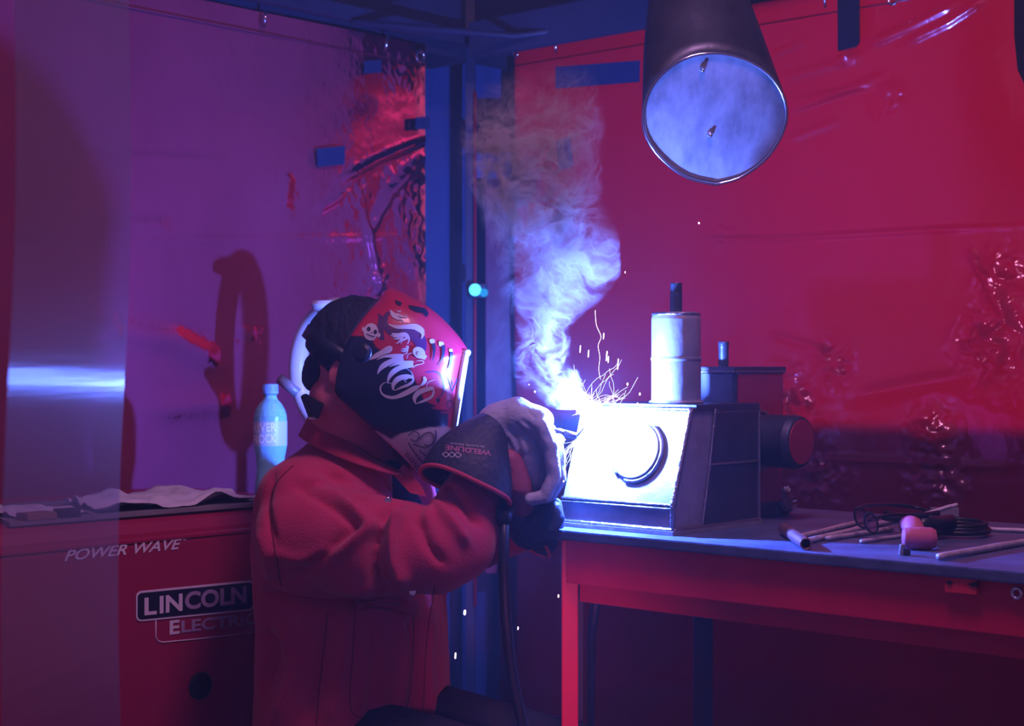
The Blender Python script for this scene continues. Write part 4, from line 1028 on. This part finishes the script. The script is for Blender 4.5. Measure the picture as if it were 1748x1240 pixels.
    art('skull_face_print', DECAL_BLK, [[(338, 365, 4), (365, 378, 6), (395, 388, 6), (415, 388, 4)]] + [[(350 + 14 * k, 364 + 5 * k, 3), (347 + 14 * k, 384 + 5 * k, 3)] for k in range(5)], [disc((361, 326), 17, 19, .2), disc((418, 350), 16, 19, .2), disc((385, 357), 5, 7, 0, 8)], .0036)
    art('claw_print', PRINT, [[(892, 420, 14), (915, 435, 46), (925, 455, 10)], [(972, 438, 10), (992, 460, 46), (1000, 480, 10)], [(1058, 505, 8), (1075, 515, 34), (1082, 530, 8)]])
    for rb_ in ([(922, 452, 30), (930, 500, 26), (925, 560, 14), (912, 600, 4)], [(1008, 468, 30), (1010, 520, 26), (998, 580, 14), (965, 640, 4)], [(1078, 525, 26), (1075, 580, 22), (1060, 640, 14), (1030, 710, 4)]):
        art('claw_shadow_print', DECAL_BLK, [rb_], off=.0034)
    for pg_ in ([(940, 930), (985, 935), (962, 975)], [(590, 75), (650, 100), (640, 125), (600, 110)], [(700, 120), (760, 130), (850, 150), (880, 190), (860, 225), (820, 185), (770, 180), (720, 150)]):
        art('black_flame_print', DECAL_BLK, (), [pg_], off=.0034)
    art('warning_triangle', DECAL_BLK, [[(1048, 745, 7), (1130, 762, 7)], [(1130, 762, 7), (1086, 866, 7)], [(1086, 866, 7), (1048, 745, 7)], [(1075, 770, 5), (1090, 795, 8), (1080, 805, 5), (1100, 825, 4)], [(1040, 960, 5), (1070, 950, 8), (1095, 985, 6), (1075, 1015, 6), (1045, 1005, 5), (1040, 960, 5)], [(1090, 930, 3), (1080, 960, 3)]])
    # chin print
    c2 = lambda u, v: (600 + u / 4.8556, 660 + v / 4.8556)
    sw = [[(470, 400), (520, 370), (560, 400), (530, 450), (490, 430)], [(560, 430), (600, 390), (650, 380), (680, 430), (650, 480), (600, 480)], [(510, 470), (560, 490), (620, 500), (690, 440), (690, 360)],
          [(560, 520), (600, 560), (640, 600)], [(470, 460), (520, 540), (600, 640)], [(690, 470), (740, 480), (720, 540), (670, 530), (690, 470)]]
    mb = MB(); pl = []
    for s in sw: pl += ribbon([(*c2(*p), 2.0) for p in s])
    drape(mb, pl, bv, .0032, 3); mb.build('chin_scroll_print', pbr('dark_grey_print', (.10, .10, .16), .5), o)
    mb = MB(); drape(mb, decal_text('WARNING', c2(430, 555), c2(580, 735), 8.5, bv), bv, .0032, 3); mb.build('chin_lettering', MATS['dark_grey_print'], o)
    # visor frame, lens, pivot knob, head band
    mb = MB()
    x0 = W(795, 604, D0); x1 = W(773, 744, D0)
    for sy in (-1, 1): mb.tube([x0 + V(0, sy * .056, 0), x1 + V(0, sy * .050, 0)], .0055, 10)
    mb.tube([x0 + V(0, -.056, 0), x0 + V(.003, 0, .002), x0 + V(0, .056, 0)], .007, 10); mb.tube([x1 + V(0, -.05, 0), x1 + V(0, .05, 0)], .0055, 10); mb.build('visor_frame', pbr('pale_plastic', (.6, .6, .65), .35), o)
    mb = MB(); mb.prism([x0 + V(.001, -.05, -.006), x0 + V(.001, .05, -.006), x1 + V(.001, .046, .006), x1 + V(.001, -.046, .006)], V(-.003, 0, 0)); mb.build('visor_lens', pbr('dark_lens', (.01, .03, .03), .05, coat=1), o)
    p = surf(619, 603, 0, bv)
    if p:
        mb = MB(); mb.lathe(p + V(0, .004, 0), (-.15, -1, .1), [(.018, 0), (.018, .006), (.0155, .009), (.013, .0085), (.012, .011), (.001, .012)], 30); mb.build('pivot_knob', BLACK, o)
    mb = MB(); pts = []
    for k in range(34):
        a = math.radians(-100 + 200 * k / 33); pts.append(HC + hf * (-.016 + .096 * math.cos(math.pi + a)) + hr * (.088 * math.sin(a)) + hu * .015)
    rings = [[p + hu * .012 + (p - HC).normalized() * .004, p - hu * .012 + (p - HC).normalized() * .004] for p in pts]
    mb.loft(rings, closed=False); hb = mb.build('head_band', BLACK, o, solid=.002)
    mb = MB(); pts = [HC + hf * -.01 + hr * (.092 * math.sin(math.radians(a))) + hu * (.03 + .108 * math.cos(math.radians(a))) for a in range(-95, 96, 6)]
    mb.loft([[p + hf * .013, p - hf * .013] for p in pts], closed=False); mb.build('crown_strap', pbr('strap_plastic', (.05, .06, .10), .5), o, solid=.002)
    for k in range(6):      # strap holes
        a = math.radians(66 - k * 9); c = HC + hf * -.01 - hr * (.0935 * math.sin(a)) * (1 if hr.y > 0 else -1) + hu * (.03 + .1095 * math.cos(a)); n_ = (c - HC).normalized()
        mb = MB(); mb.lathe(c, n_, [(.0045, 0), (.0045, .0014), (.001, .0015)], 14); mb.build('strap_hole', DECAL_BLK, o)
    mb = MB(); mb.prism([W(512, 677, 2.93), W(519, 672, 2.92), W(552, 690, 2.90), W(541, 716, 2.90), W(527, 716, 2.91)], V(0, .03, 0)); mb.build('rear_buckle', BLACK, o, bevel=.003, fix=True)
    mb = MB(); mb.prism([W(527, 712, 2.905), W(537, 710, 2.90), W(542, 716, 2.90), W(526, 716, 2.905)], V(0, -.002, 0)); mb.build('buckle_clip', CHROME, o, fix=True)
    return o
hm = helmet()

# near gauntlet (right hand)
def lerp2(a, b, t): return (a[0] + (b[0] - a[0]) * t, a[1] + (b[1] - a[1]) * t)
def cuff(name, pairs, depths, parent, mat, squash=.75, nseg=48):
    pr = smooth_pts([(*a, *b, d) for (a, b), d in zip(pairs, depths)], 26); rings = []
    for p in pr:
        A = W(p[0], p[1], p[4]); B = W(p[2], p[3], p[4]); c = (A + B) / 2; h = (B - A) / 2; r = h.length; dv = V(-.28, 1, -.36).normalized()
        rings.append([c + h * math.cos(2 * math.pi * k / nseg) + dv * (r * squash * math.sin(2 * math.pi * k / nseg)) + h.normalized().cross(dv) * (.0025 * math.sin(6 * math.pi * k / nseg + p[0] * .03)) for k in range(nseg)])
    mb = MB(); mb.loft(rings); o = mb.build(name, mat, parent, solid=.003); return o, rings
cf, rings = cuff('gauntlet_cuff', [((719, 800), (868, 866)), ((728, 780), (871, 836)), ((750, 752), (869, 802)), ((785, 728), (866, 770)), ((815, 711), (866, 745)), ((832, 703), (874, 728))], [2.80, 2.805, 2.815, 2.825, 2.835, 2.845], per, GLOVE)
cf['label'] = 'dark gauntlet cuff of the near hand with printed lettering'
mb = MB(); mb.tube(rings[0], .0042, 8, closed=True); mb.build('cuff_piping', PIPING, cf)
cbv = bvh_of(cf)
mb = MB(); drape(mb, decal_text('WELDLINE', (838, 771), (762, 761), 8.5, cbv, offset=.02) + [], cbv, .0026, 3); mb.build('cuff_lettering', PRINT_PINK, cf)
mb = MB(); drape(mb, decal_text('by Lincoln Electric', (826, 762), (770, 756), 4.4, cbv), cbv, .0026, 3); mb.build('cuff_small_lettering', PRINT, cf)
mb = MB(); pl = []
for k, cx in enumerate((762, 772, 782)):
    d = [(cx - 6, 777 + .4 * k), (cx, 782 + .4 * k), (cx + 6, 778 + .4 * k), (cx, 773 + .4 * k)]
    for i in range(4): pl += ribbon([(*d[i], 1.3), (*lerp2(d[i], d[(i + 1) % 4], .5), 1.3), (*d[(i + 1) % 4], 1.3)])
drape(mb, pl, cbv, .0028, 3); mb.build('cuff_emblem', PRINT, cf)

def near_hand():
    wr = (W(848, 722, 2.850), .027); kn = lambda i: W(925 + i * 3, 716 + i * 3, 2.818 + .021 * i)
    fs = [chain([wr, (W(880, 712, 2.835), .030), (W(918, 722, 2.825), .024)]), chain([wr, (W(882, 708, 2.865), .031), (W(922, 718, 2.868), .024)]), chain([wr, (W(880, 712, 2.885), .026), (W(920, 726, 2.895), .022)]),
          chain([(W(860, 745, 2.85), .030), (W(905, 762, 2.85), .032), (W(915, 812, 2.86), .026)])]
    for i in range(4):
        rr = (.0125, .0138, .0142, .0136)[i]; dep = 2.806 + .0262 * i; dx_ = (0, 6, 8, 5)[i]
        fs.append(chain([(W(922, 728, dep), rr + .004), (W(940 + dx_, 762 + 2 * i, dep), rr + .002), (W(946 + dx_, 812 + 2 * i, dep), rr), (W(930 + dx_, 848 - 2 * i, dep), rr - .001), (W(905 + dx_, 852, dep), rr - .002)]))
    thumb = chain([(W(870, 735, 2.915), .022), (W(905, 730, 2.925), .017), (W(938, 738, 2.90), .014), (W(952, 752, 2.885), .012)])
    f = lambda P: smin(union(fs[:4], .02)(P), np.minimum.reduce([smin(g(P), fs[3](P) + .012, .006) for g in fs[4:]] + [thumb(P)]), .008)
    v, q = surface_nets(f, (-.06, 2.76, 1.04), (.12, 2.98, 1.27), .0030)
    v = relax(v, q, 1); v = wrinkle(v, q, .0016, 38, 2)
    S = [([(868, 730), (882, 750), (890, 790)], -.004, 4), ([(878, 722), (897, 745), (905, 785)], -.004, 4), ([(888, 715), (912, 738), (922, 775)], -.0035, 4), ([(860, 745), (872, 765), (880, 795)], -.004, 4), ([(900, 700), (915, 715)], -.003, 3)]
    v = folds(v, q, S)
    o = body_mesh('right_glove', v, q, GLOVE_L, per); o['label'] = 'grey leather welding glove gripping the torch'
    v, q = surface_nets(union([chain([(W(868, 790, 2.835), .026), (W(882, 830, 2.84), .028), (W(892, 862, 2.86), .022)])], .01), (-.06, 2.75, .98), (.08, 2.92, 1.16), .004)
    v = wrinkle(v, q, .002, 30, 7); p = body_mesh('glove_palm', v, q, GLOVE_R, o); p['label'] = 'reddish leather palm patch'
    return o
near_hand()

# far gauntlet (left hand) steadying at the tank foot
cf2, rings2 = cuff('gauntlet_cuff', [((868, 870), (936, 952)), ((880, 868), (940, 946)), ((895, 872), (944, 940)), ((905, 872), (948, 930))], [2.93, 2.925, 2.92, 2.915], per, GLOVE, .8)
mb = MB(); mb.tube(rings2[0], .0035, 8, closed=True); mb.build('cuff_piping', PIPING, cf2)
def far_hand():
    fs = [chain([(W(905, 908, 2.93), .034), (W(930, 900, 2.90), .034)]), chain([(W(890, 890, 2.94), .03), (W(920, 880, 2.92), .03)])]
    for i in range(4):
        dep = 2.835 + .024 * i; rr = .0125
        fs.append(chain([(W(928, 885, dep + .02), rr + .004), (W(947, 868 - 2 * i, dep), rr + .001), (W(952, 885, dep), rr), (W(944, 903, dep), rr - .002)]))
    th_ = chain([(W(905, 875, 2.90), .018), (W(925, 855, 2.88), .014), (W(940, 848, 2.87), .011)])
    f = lambda P: smin(union(fs[:2], .02)(P), np.minimum.reduce([g(P) for g in fs[2:]] + [th_(P)]), .008)
    v, q = surface_nets(f, (-.04, 2.78, .92), (.13, 3.02, 1.10), .0032); v = relax(v, q, 1); v = wrinkle(v, q, .0014, 34, 6)
    o = body_mesh('left_glove', v, q, GLOVE, per); o['label'] = 'dark glove of the far hand with a brightly lit finger'
far_hand()

# trousers, boots and stool (mostly below the picture)
def legs():
    hp = V(-.30, 3.06, .60)
    fs = []
    for s in (-1, 1):
        h = hp + Rr * (.09 * s); k = h + Ff * .42 + UP * -.03; a = k + Ff * -.06 - UP * .45
        fs.append(chain([(h, .095), (k, .070), (a, .055)]))
    fs.append(ellip(hp + UP * .02, (.15, .19, .10), (Ff, Rr, UP)))
    v, q = surface_nets(union(fs, .03), (-.6, 2.5, .05), (.3, 3.4, .76), .010); v = wrinkle(v, q, .005, 9, 4); body_mesh('trousers', v, q, TROUSER, per)
    for s in (-1, 1):
        k = hp + Rr * (.09 * s) + Ff * .36; k.z = 0
        v, q = surface_nets(lambda P: np.maximum(union([chain([(k + UP * .05, .05), (k + UP * .16, .052)]), chain([(k + UP * .04 - Ff * .03, .045), (k + UP * .035 + Ff * .14, .040)])], .02)(P), .002 - P[:, 2]), (k.x - .3, k.y - .3, -.05), (k.x + .3, k.y + .3, .26), .010)
        body_mesh('boot', v, q, RUBBER, per)
legs()
st = empty('round_stool', V(-.32, 3.07, 0), 'black round stool under the seated person', 'stool')
c = V(-.32, 3.07, 0)
mb = MB(); mb.lathe(c, UP, [(.16, .455), (.17, .465), (.17, .50), (.155, .512), (.001, .514)], 40); mb.build('seat', BLACK, st)
for k in range(4):
    a = math.pi / 4 + k * math.pi / 2; mb = MB(); mb.tube([c + V(math.cos(a) * .11, math.sin(a) * .11, .457), c + V(math.cos(a) * .2, math.sin(a) * .2, 0)], .012, 10); mb.build('leg', STEEL_DARK, st)

# ================================================================== TORCH AND CABLE
to = empty('welding_torch', W(900, 790, 2.86), 'welding torch held in the gloved right hand', 'torch')
mb = MB(); mb.tube([W(880, 850, 2.87), W(895, 810, 2.865), W(915, 775, 2.86), W(935, 748, 2.855)], [.013, .0145, .0135, .010], 16); mb.build('handle', BLACK, to)
mb = MB(); mb.tube([W(935, 748, 2.855), W(944, 736, 2.85), W(955, 736, 2.85), W(968, 741, 2.845)], [.006, .0055, .005, .005], 14); mb.build('neck', STEEL, to)
mb = MB(); mb.tube([W(964, 740, 2.846), W(985, 745, 2.842)], [.0065, .0055], 14); mb.tube([W(985, 745, 2.842), W(999, 728, 2.838)], [.0018, .0012], 8); mb.build('nozzle', STEEL, to)
mb = MB(); pts = smooth_pts([tuple(p) for p in (W(872, 862, 2.86), W(862, 885, 2.80), W(860, 930, 2.77), W(861, 1000, 2.76), W(866, 1080, 2.76), W(876, 1160, 2.77), W(893, 1240, 2.78), W(915, 1330, 2.8))], 60)
mb.tube([Vector(p) for p in pts] + [V(.06, 2.8, .10), V(.10, 2.75, .012), V(.6, 2.4, .012)], .0098, 14); mb.build('cable', RUBBER, to)
mb = MB(); mb.tube([W(862, 868, 2.80), W(860, 895, 2.785)], [.016, .0125], 16); mb.build('cable_boot', BLACK, to)

# ================================================================== SPARKS
SPK = glow('spark_glow', (.62, .68, 1.0), 5.0); SPK2 = glow('spark_glow_warm', (1.0, .70, .85), 6.0)
mb = MB()
# white-hot crater with ragged tongues
for k in range(70):
    th_ = random.uniform(0, 2 * math.pi); el = random.uniform(-.5, 1.3); L = random.uniform(.006, .022) * (1.2 if el > .6 else 1)
    d = V(math.cos(th_) * math.cos(el), -abs(math.sin(th_) * math.cos(el)) * .6 - .1, math.sin(el)).normalized()
    s = ARC + d * .010; mb.tube([s, s + d * L * .5 + V(random.uniform(-1, 1), 0, random.uniform(-1, 1)) * .001, s + d * L], [.0011, .0007, .0002], 4)
def trail(p0, pts, r=.0005):
    P = [W(*p) if len(p) == 3 else p for p in pts]; mb.tube(P, [r] * len(P), 4)
for i in range(46):     # curly filaments above and below the arc
    x, y = 1003 + random.uniform(-25, 45), 705; up_ = random.random() < .68
    a = random.uniform(-1.9, -.5) if up_ else random.uniform(1.7, 2.7); n = random.randint(5, 11); d = 2.82 + random.uniform(-.03, .03); pts = []
    if not up_: x, y, d = 985, 750, 2.90
    st_ = random.uniform(6, 13)
    for k in range(n):
        pts.append(W(x, y, d)); x += math.cos(a) * st_; y += math.sin(a) * st_; a += random.uniform(-.38, .38)
    mb.tube(pts, [.00024] * n, 4)
mb.tube([W(x, y, 2.84) for x, y in smooth_pts([(1025, 648), (1022, 630), (1024, 610), (1021, 590), (1026, 575), (1018, 555), (1016, 530)], 22)], .0004, 4)
shower = mb.build('spark_shower', SPK); tag(shower, 'burst of fine spark trails flying off the welding flash', 'sparks', kind='stuff')
iso = [(1193, 381, 3.1, 5, 0), (1030, 574, 2.85, 3, 9), (990, 596, 2.83, 3, 11), (1004, 604, 2.83, 3.2, 11), (1035, 608, 2.83, 4, 15), (1038, 614, 2.83, 3, 10), (1054, 622, 2.83, 3.5, 17), (1071, 656, 2.82, 5, 2), (1092, 673, 2.82, 5, 2),
       (913, 669, 2.8, 4.5, 1), (903, 657, 2.8, 3, 0), (1088, 690, 2.8, 3, 4), (972, 656, 2.82, 3, 0), (793, 1046, 2.6, 7, 5), (777, 1120, 2.6, 4, 8), (953, 1018, 2.7, 4, 3), (884, 1073, 2.7, 3, 4), (1067, 465, 2.9, 2.5, 2), (964, 751, 2.8, 5, 0), (962, 822, 2.8, 4, 1)]
names = ['lone spark above the tank, in front of the right curtain', 'high thin spark streak beside the tall curling trail', 'vertical spark streak nearest the smoke plume', 'vertical spark streak second nearest the smoke plume',
         'longer left streak of a close pair above the tank edge', 'shorter right streak of a close pair above the tank edge', 'rightmost of the falling vertical spark streaks above the flash', 'upper of two round sparks between the flash and the upright cylinder',
         'round spark nearest the foot of the upright cylinder', 'larger round spark just above the near gloved hand', 'tiny spark higher left of the larger one above the glove', 'short spark touching the top edge of the tank',
         'tiny spark dot inside the base of the smoke', 'largest spark falling right of the jacket', 'lower spark falling right of the jacket, left of the cable', 'spark in front of the red table leg', 'faint spark right of the hanging torch cable',
         'faint high spark level with the pipe nipple top', 'spark right of the glove fingers, beside the torch nozzle', 'low spark between the gloves and the tank edge']
for i, (x, y, d, w, h) in enumerate(iso):
    r = w / 2 / FPX * d * .55; c = W(x, y, d); hh = max(h / FPX * d, r * .5); mb = MB()
    mb.lathe(c - V(0, 0, hh / 2 + r), V(.08, 0, 1), [(r * .3, 0), (r * .8, r * .6), (r, r), (r, r + hh), (r * .7, r * 1.5 + hh), (r * .2, 2 * r + hh)], 10)
    o = mb.build('spark', SPK2 if i > 12 or i == 0 else SPK)
    tag(o, names[i], 'spark', 'single sparks flying through the booth')

# ================================================================== SMOKE AND HAZE
def smoke():
    pts = [(985, 700, 52, 2.84), (950, 670, 62, 2.85), (930, 620, 62, 2.86), (935, 560, 72, 2.88), (945, 490, 110, 2.90), (930, 420, 130, 2.92), (920, 340, 135, 2.95), (925, 260, 150, 2.98), (930, 190, 150, 3.0), (940, 120, 120, 3.02), (960, 60, 60, 3.04)]
    rings = []
    for (x, y, r, d) in smooth_pts([(a, b, c, e) for a, b, c, e in pts], 26):
        c = W(x, y, d); rw = r / FPX * d; rings.append([c + V(math.cos(t) * rw, math.sin(t) * rw * .55, 0) for t in np.linspace(0, 2 * math.pi, 25)[:-1]])
    mb = MB(); mb.loft(rings, cap=True)
    m = bpy.data.materials.new('smoke_volume'); m.use_nodes = True; nt = m.node_tree; nt.nodes.clear(); N = nt.nodes.new; L = nt.links.new
    def math_(op, a, b=None, c=None, clamp=False):
        n = N('ShaderNodeMath'); n.operation = op; n.use_clamp = clamp
        for i, x in enumerate((a, b, c)):
            if x is None: continue
            if isinstance(x, (int, float)): n.inputs[i].default_value = x
            else: L(x, n.inputs[i])
        return n.outputs[0]
    geo = N('ShaderNodeNewGeometry'); pos = geo.outputs['Position']
    sep = N('ShaderNodeSeparateXYZ'); L(pos, sep.inputs[0]); X, Y, Z = sep.outputs
    # centre line and width as functions of height
    def curve(vals):
        n = N('ShaderNodeFloatCurve'); cu = n.mapping.curves[0]; z0, z1 = 1.18, 2.0
        v = sorted(((z - z0) / (z1 - z0), x) for z, x in vals)
        cu.points[0].location = v[0]; cu.points[1].location = v[-1]
        for p in v[1:-1]: cu.points.new(*p)
        n.mapping.update(); L(math_('DIVIDE', math_('SUBTRACT', Z, z0), z1 - z0), n.inputs['Value']); return n.outputs[0]
    cen = []; wid = []; den = []
    spec = [(980, 705, 44, .22), (960, 680, 58, .18), (935, 640, 52, .15), (925, 590, 48, .16), (932, 540, 62, .24), (942, 495, 90, .34), (948, 450, 114, .44), (932, 400, 120, .50), (912, 340, 122, .50), (905, 270, 126, .46), (912, 210, 128, .32), (930, 150, 100, .10), (940, 100, 60, .0)]
    for x, y, w, dn in spec:
        p = W(x, y, 2.88 + (700 - y) * .00022); cen.append((p.z, p.x + .5)); wid.append((p.z, w / FPX * 2.9)); den.append((p.z, dn))
    cx = math_('SUBTRACT', curve(cen), .5); wx = curve(wid); dz = curve(den)
    # turbulence warps the look-up position
    nw = N('ShaderNodeTexNoise'); nw.inputs['Scale'].default_value = 9; nw.inputs['Detail'].default_value = 3; L(pos, nw.inputs['Vector'])
    sv = N('ShaderNodeVectorMath'); sv.operation = 'MULTIPLY_ADD'; L(nw.outputs['Color'], sv.inputs[0]); sv.inputs[1].default_value = (.16, .16, .12); L(pos, sv.inputs[2])
    n1 = N('ShaderNodeTexNoise'); n1.inputs['Scale'].default_value = 19; n1.inputs['Detail'].default_value = 6; n1.inputs['Roughness'].default_value = .5; n1.inputs['Distortion'].default_value = .9; L(sv.outputs[0], n1.inputs['Vector'])
    rid = math_('POWER', math_('SUBTRACT', 1.0, math_('MULTIPLY', math_('ABSOLUTE', math_('SUBTRACT', n1.outputs['Fac'], .5)), 15.0), clamp=True), 1.6)
    n2 = N('ShaderNodeTexNoise'); n2.inputs['Scale'].default_value = 7; n2.inputs['Detail'].default_value = 2; L(sv.outputs[0], n2.inputs['Vector'])
    clump = math_('MULTIPLY', math_('SUBTRACT', n2.outputs['Fac'], .42), 4.0, clamp=True)
    sw_ = N('ShaderNodeSeparateXYZ'); L(nw.outputs['Color'], sw_.inputs[0])
    dxn = math_('ADD', math_('SUBTRACT', X, cx), math_('MULTIPLY', math_('SUBTRACT', sw_.outputs[0], .5), .10))
    dyn = math_('MULTIPLY', math_('SUBTRACT', Y, math_('ADD', 2.86, math_('MULTIPLY', math_('SUBTRACT', Z, 1.22), .2))), 1.9)
    rr = math_('DIVIDE', math_('SQRT', math_('ADD', math_('MULTIPLY', dxn, dxn), math_('MULTIPLY', dyn, dyn))), wx)
    fall = math_('SUBTRACT', 1.0, math_('MULTIPLY', rr, rr), clamp=True)
    n3 = N('ShaderNodeTexNoise'); n3.inputs['Scale'].default_value = 11; n3.inputs['Detail'].default_value = 4; n3.inputs['Distortion'].default_value = 1.6; L(sv.outputs[0], n3.inputs['Vector'])
    rid3 = math_('POWER', math_('SUBTRACT', 1.0, math_('MULTIPLY', math_('ABSOLUTE', math_('SUBTRACT', n3.outputs['Fac'], .52)), 18.0), clamp=True), 1.6)
    body = math_('ADD', math_('MULTIPLY', math_('ADD', rid, rid3), math_('ADD', .25, clump)), math_('MULTIPLY', clump, .03))
    dens = math_('MULTIPLY', math_('MULTIPLY', math_('MULTIPLY', body, fall), dz), 150.0)
    sc_ = N('ShaderNodeVolumeScatter'); sc_.inputs['Color'].default_value = (.93, .95, 1, 1); sc_.inputs['Anisotropy'].default_value = 0.0; L(dens, sc_.inputs['Density'])
    o_ = N('ShaderNodeOutputMaterial'); L(sc_.outputs[0], o_.inputs['Volume'])
    o = mb.build('smoke_plume', m, fix=True); tag(o, 'curling plume of white-blue welding smoke rising from the flash', 'smoke', kind='stuff')
    m.cycles.volume_step_rate = .16
    return o
smoke()
mb = MB(); mb.box((0.1, 2.4, 1.45), (4.6, 5.9, 2.86))
m = bpy.data.materials.new('haze_volume'); m.use_nodes = True; nt = m.node_tree; nt.nodes.clear()
s_n = nt.nodes.new('ShaderNodeVolumeScatter'); s_n.inputs['Color'].default_value = (.45, .72, 1, 1); s_n.inputs['Density'].default_value = .023
o_n = nt.nodes.new('ShaderNodeOutputMaterial'); nt.links.new(s_n.outputs[0], o_n.inputs['Volume'])
hz = mb.build('booth_haze', m, fix=True); tag(hz, 'thin blue welding haze filling the whole booth', 'haze', kind='stuff')
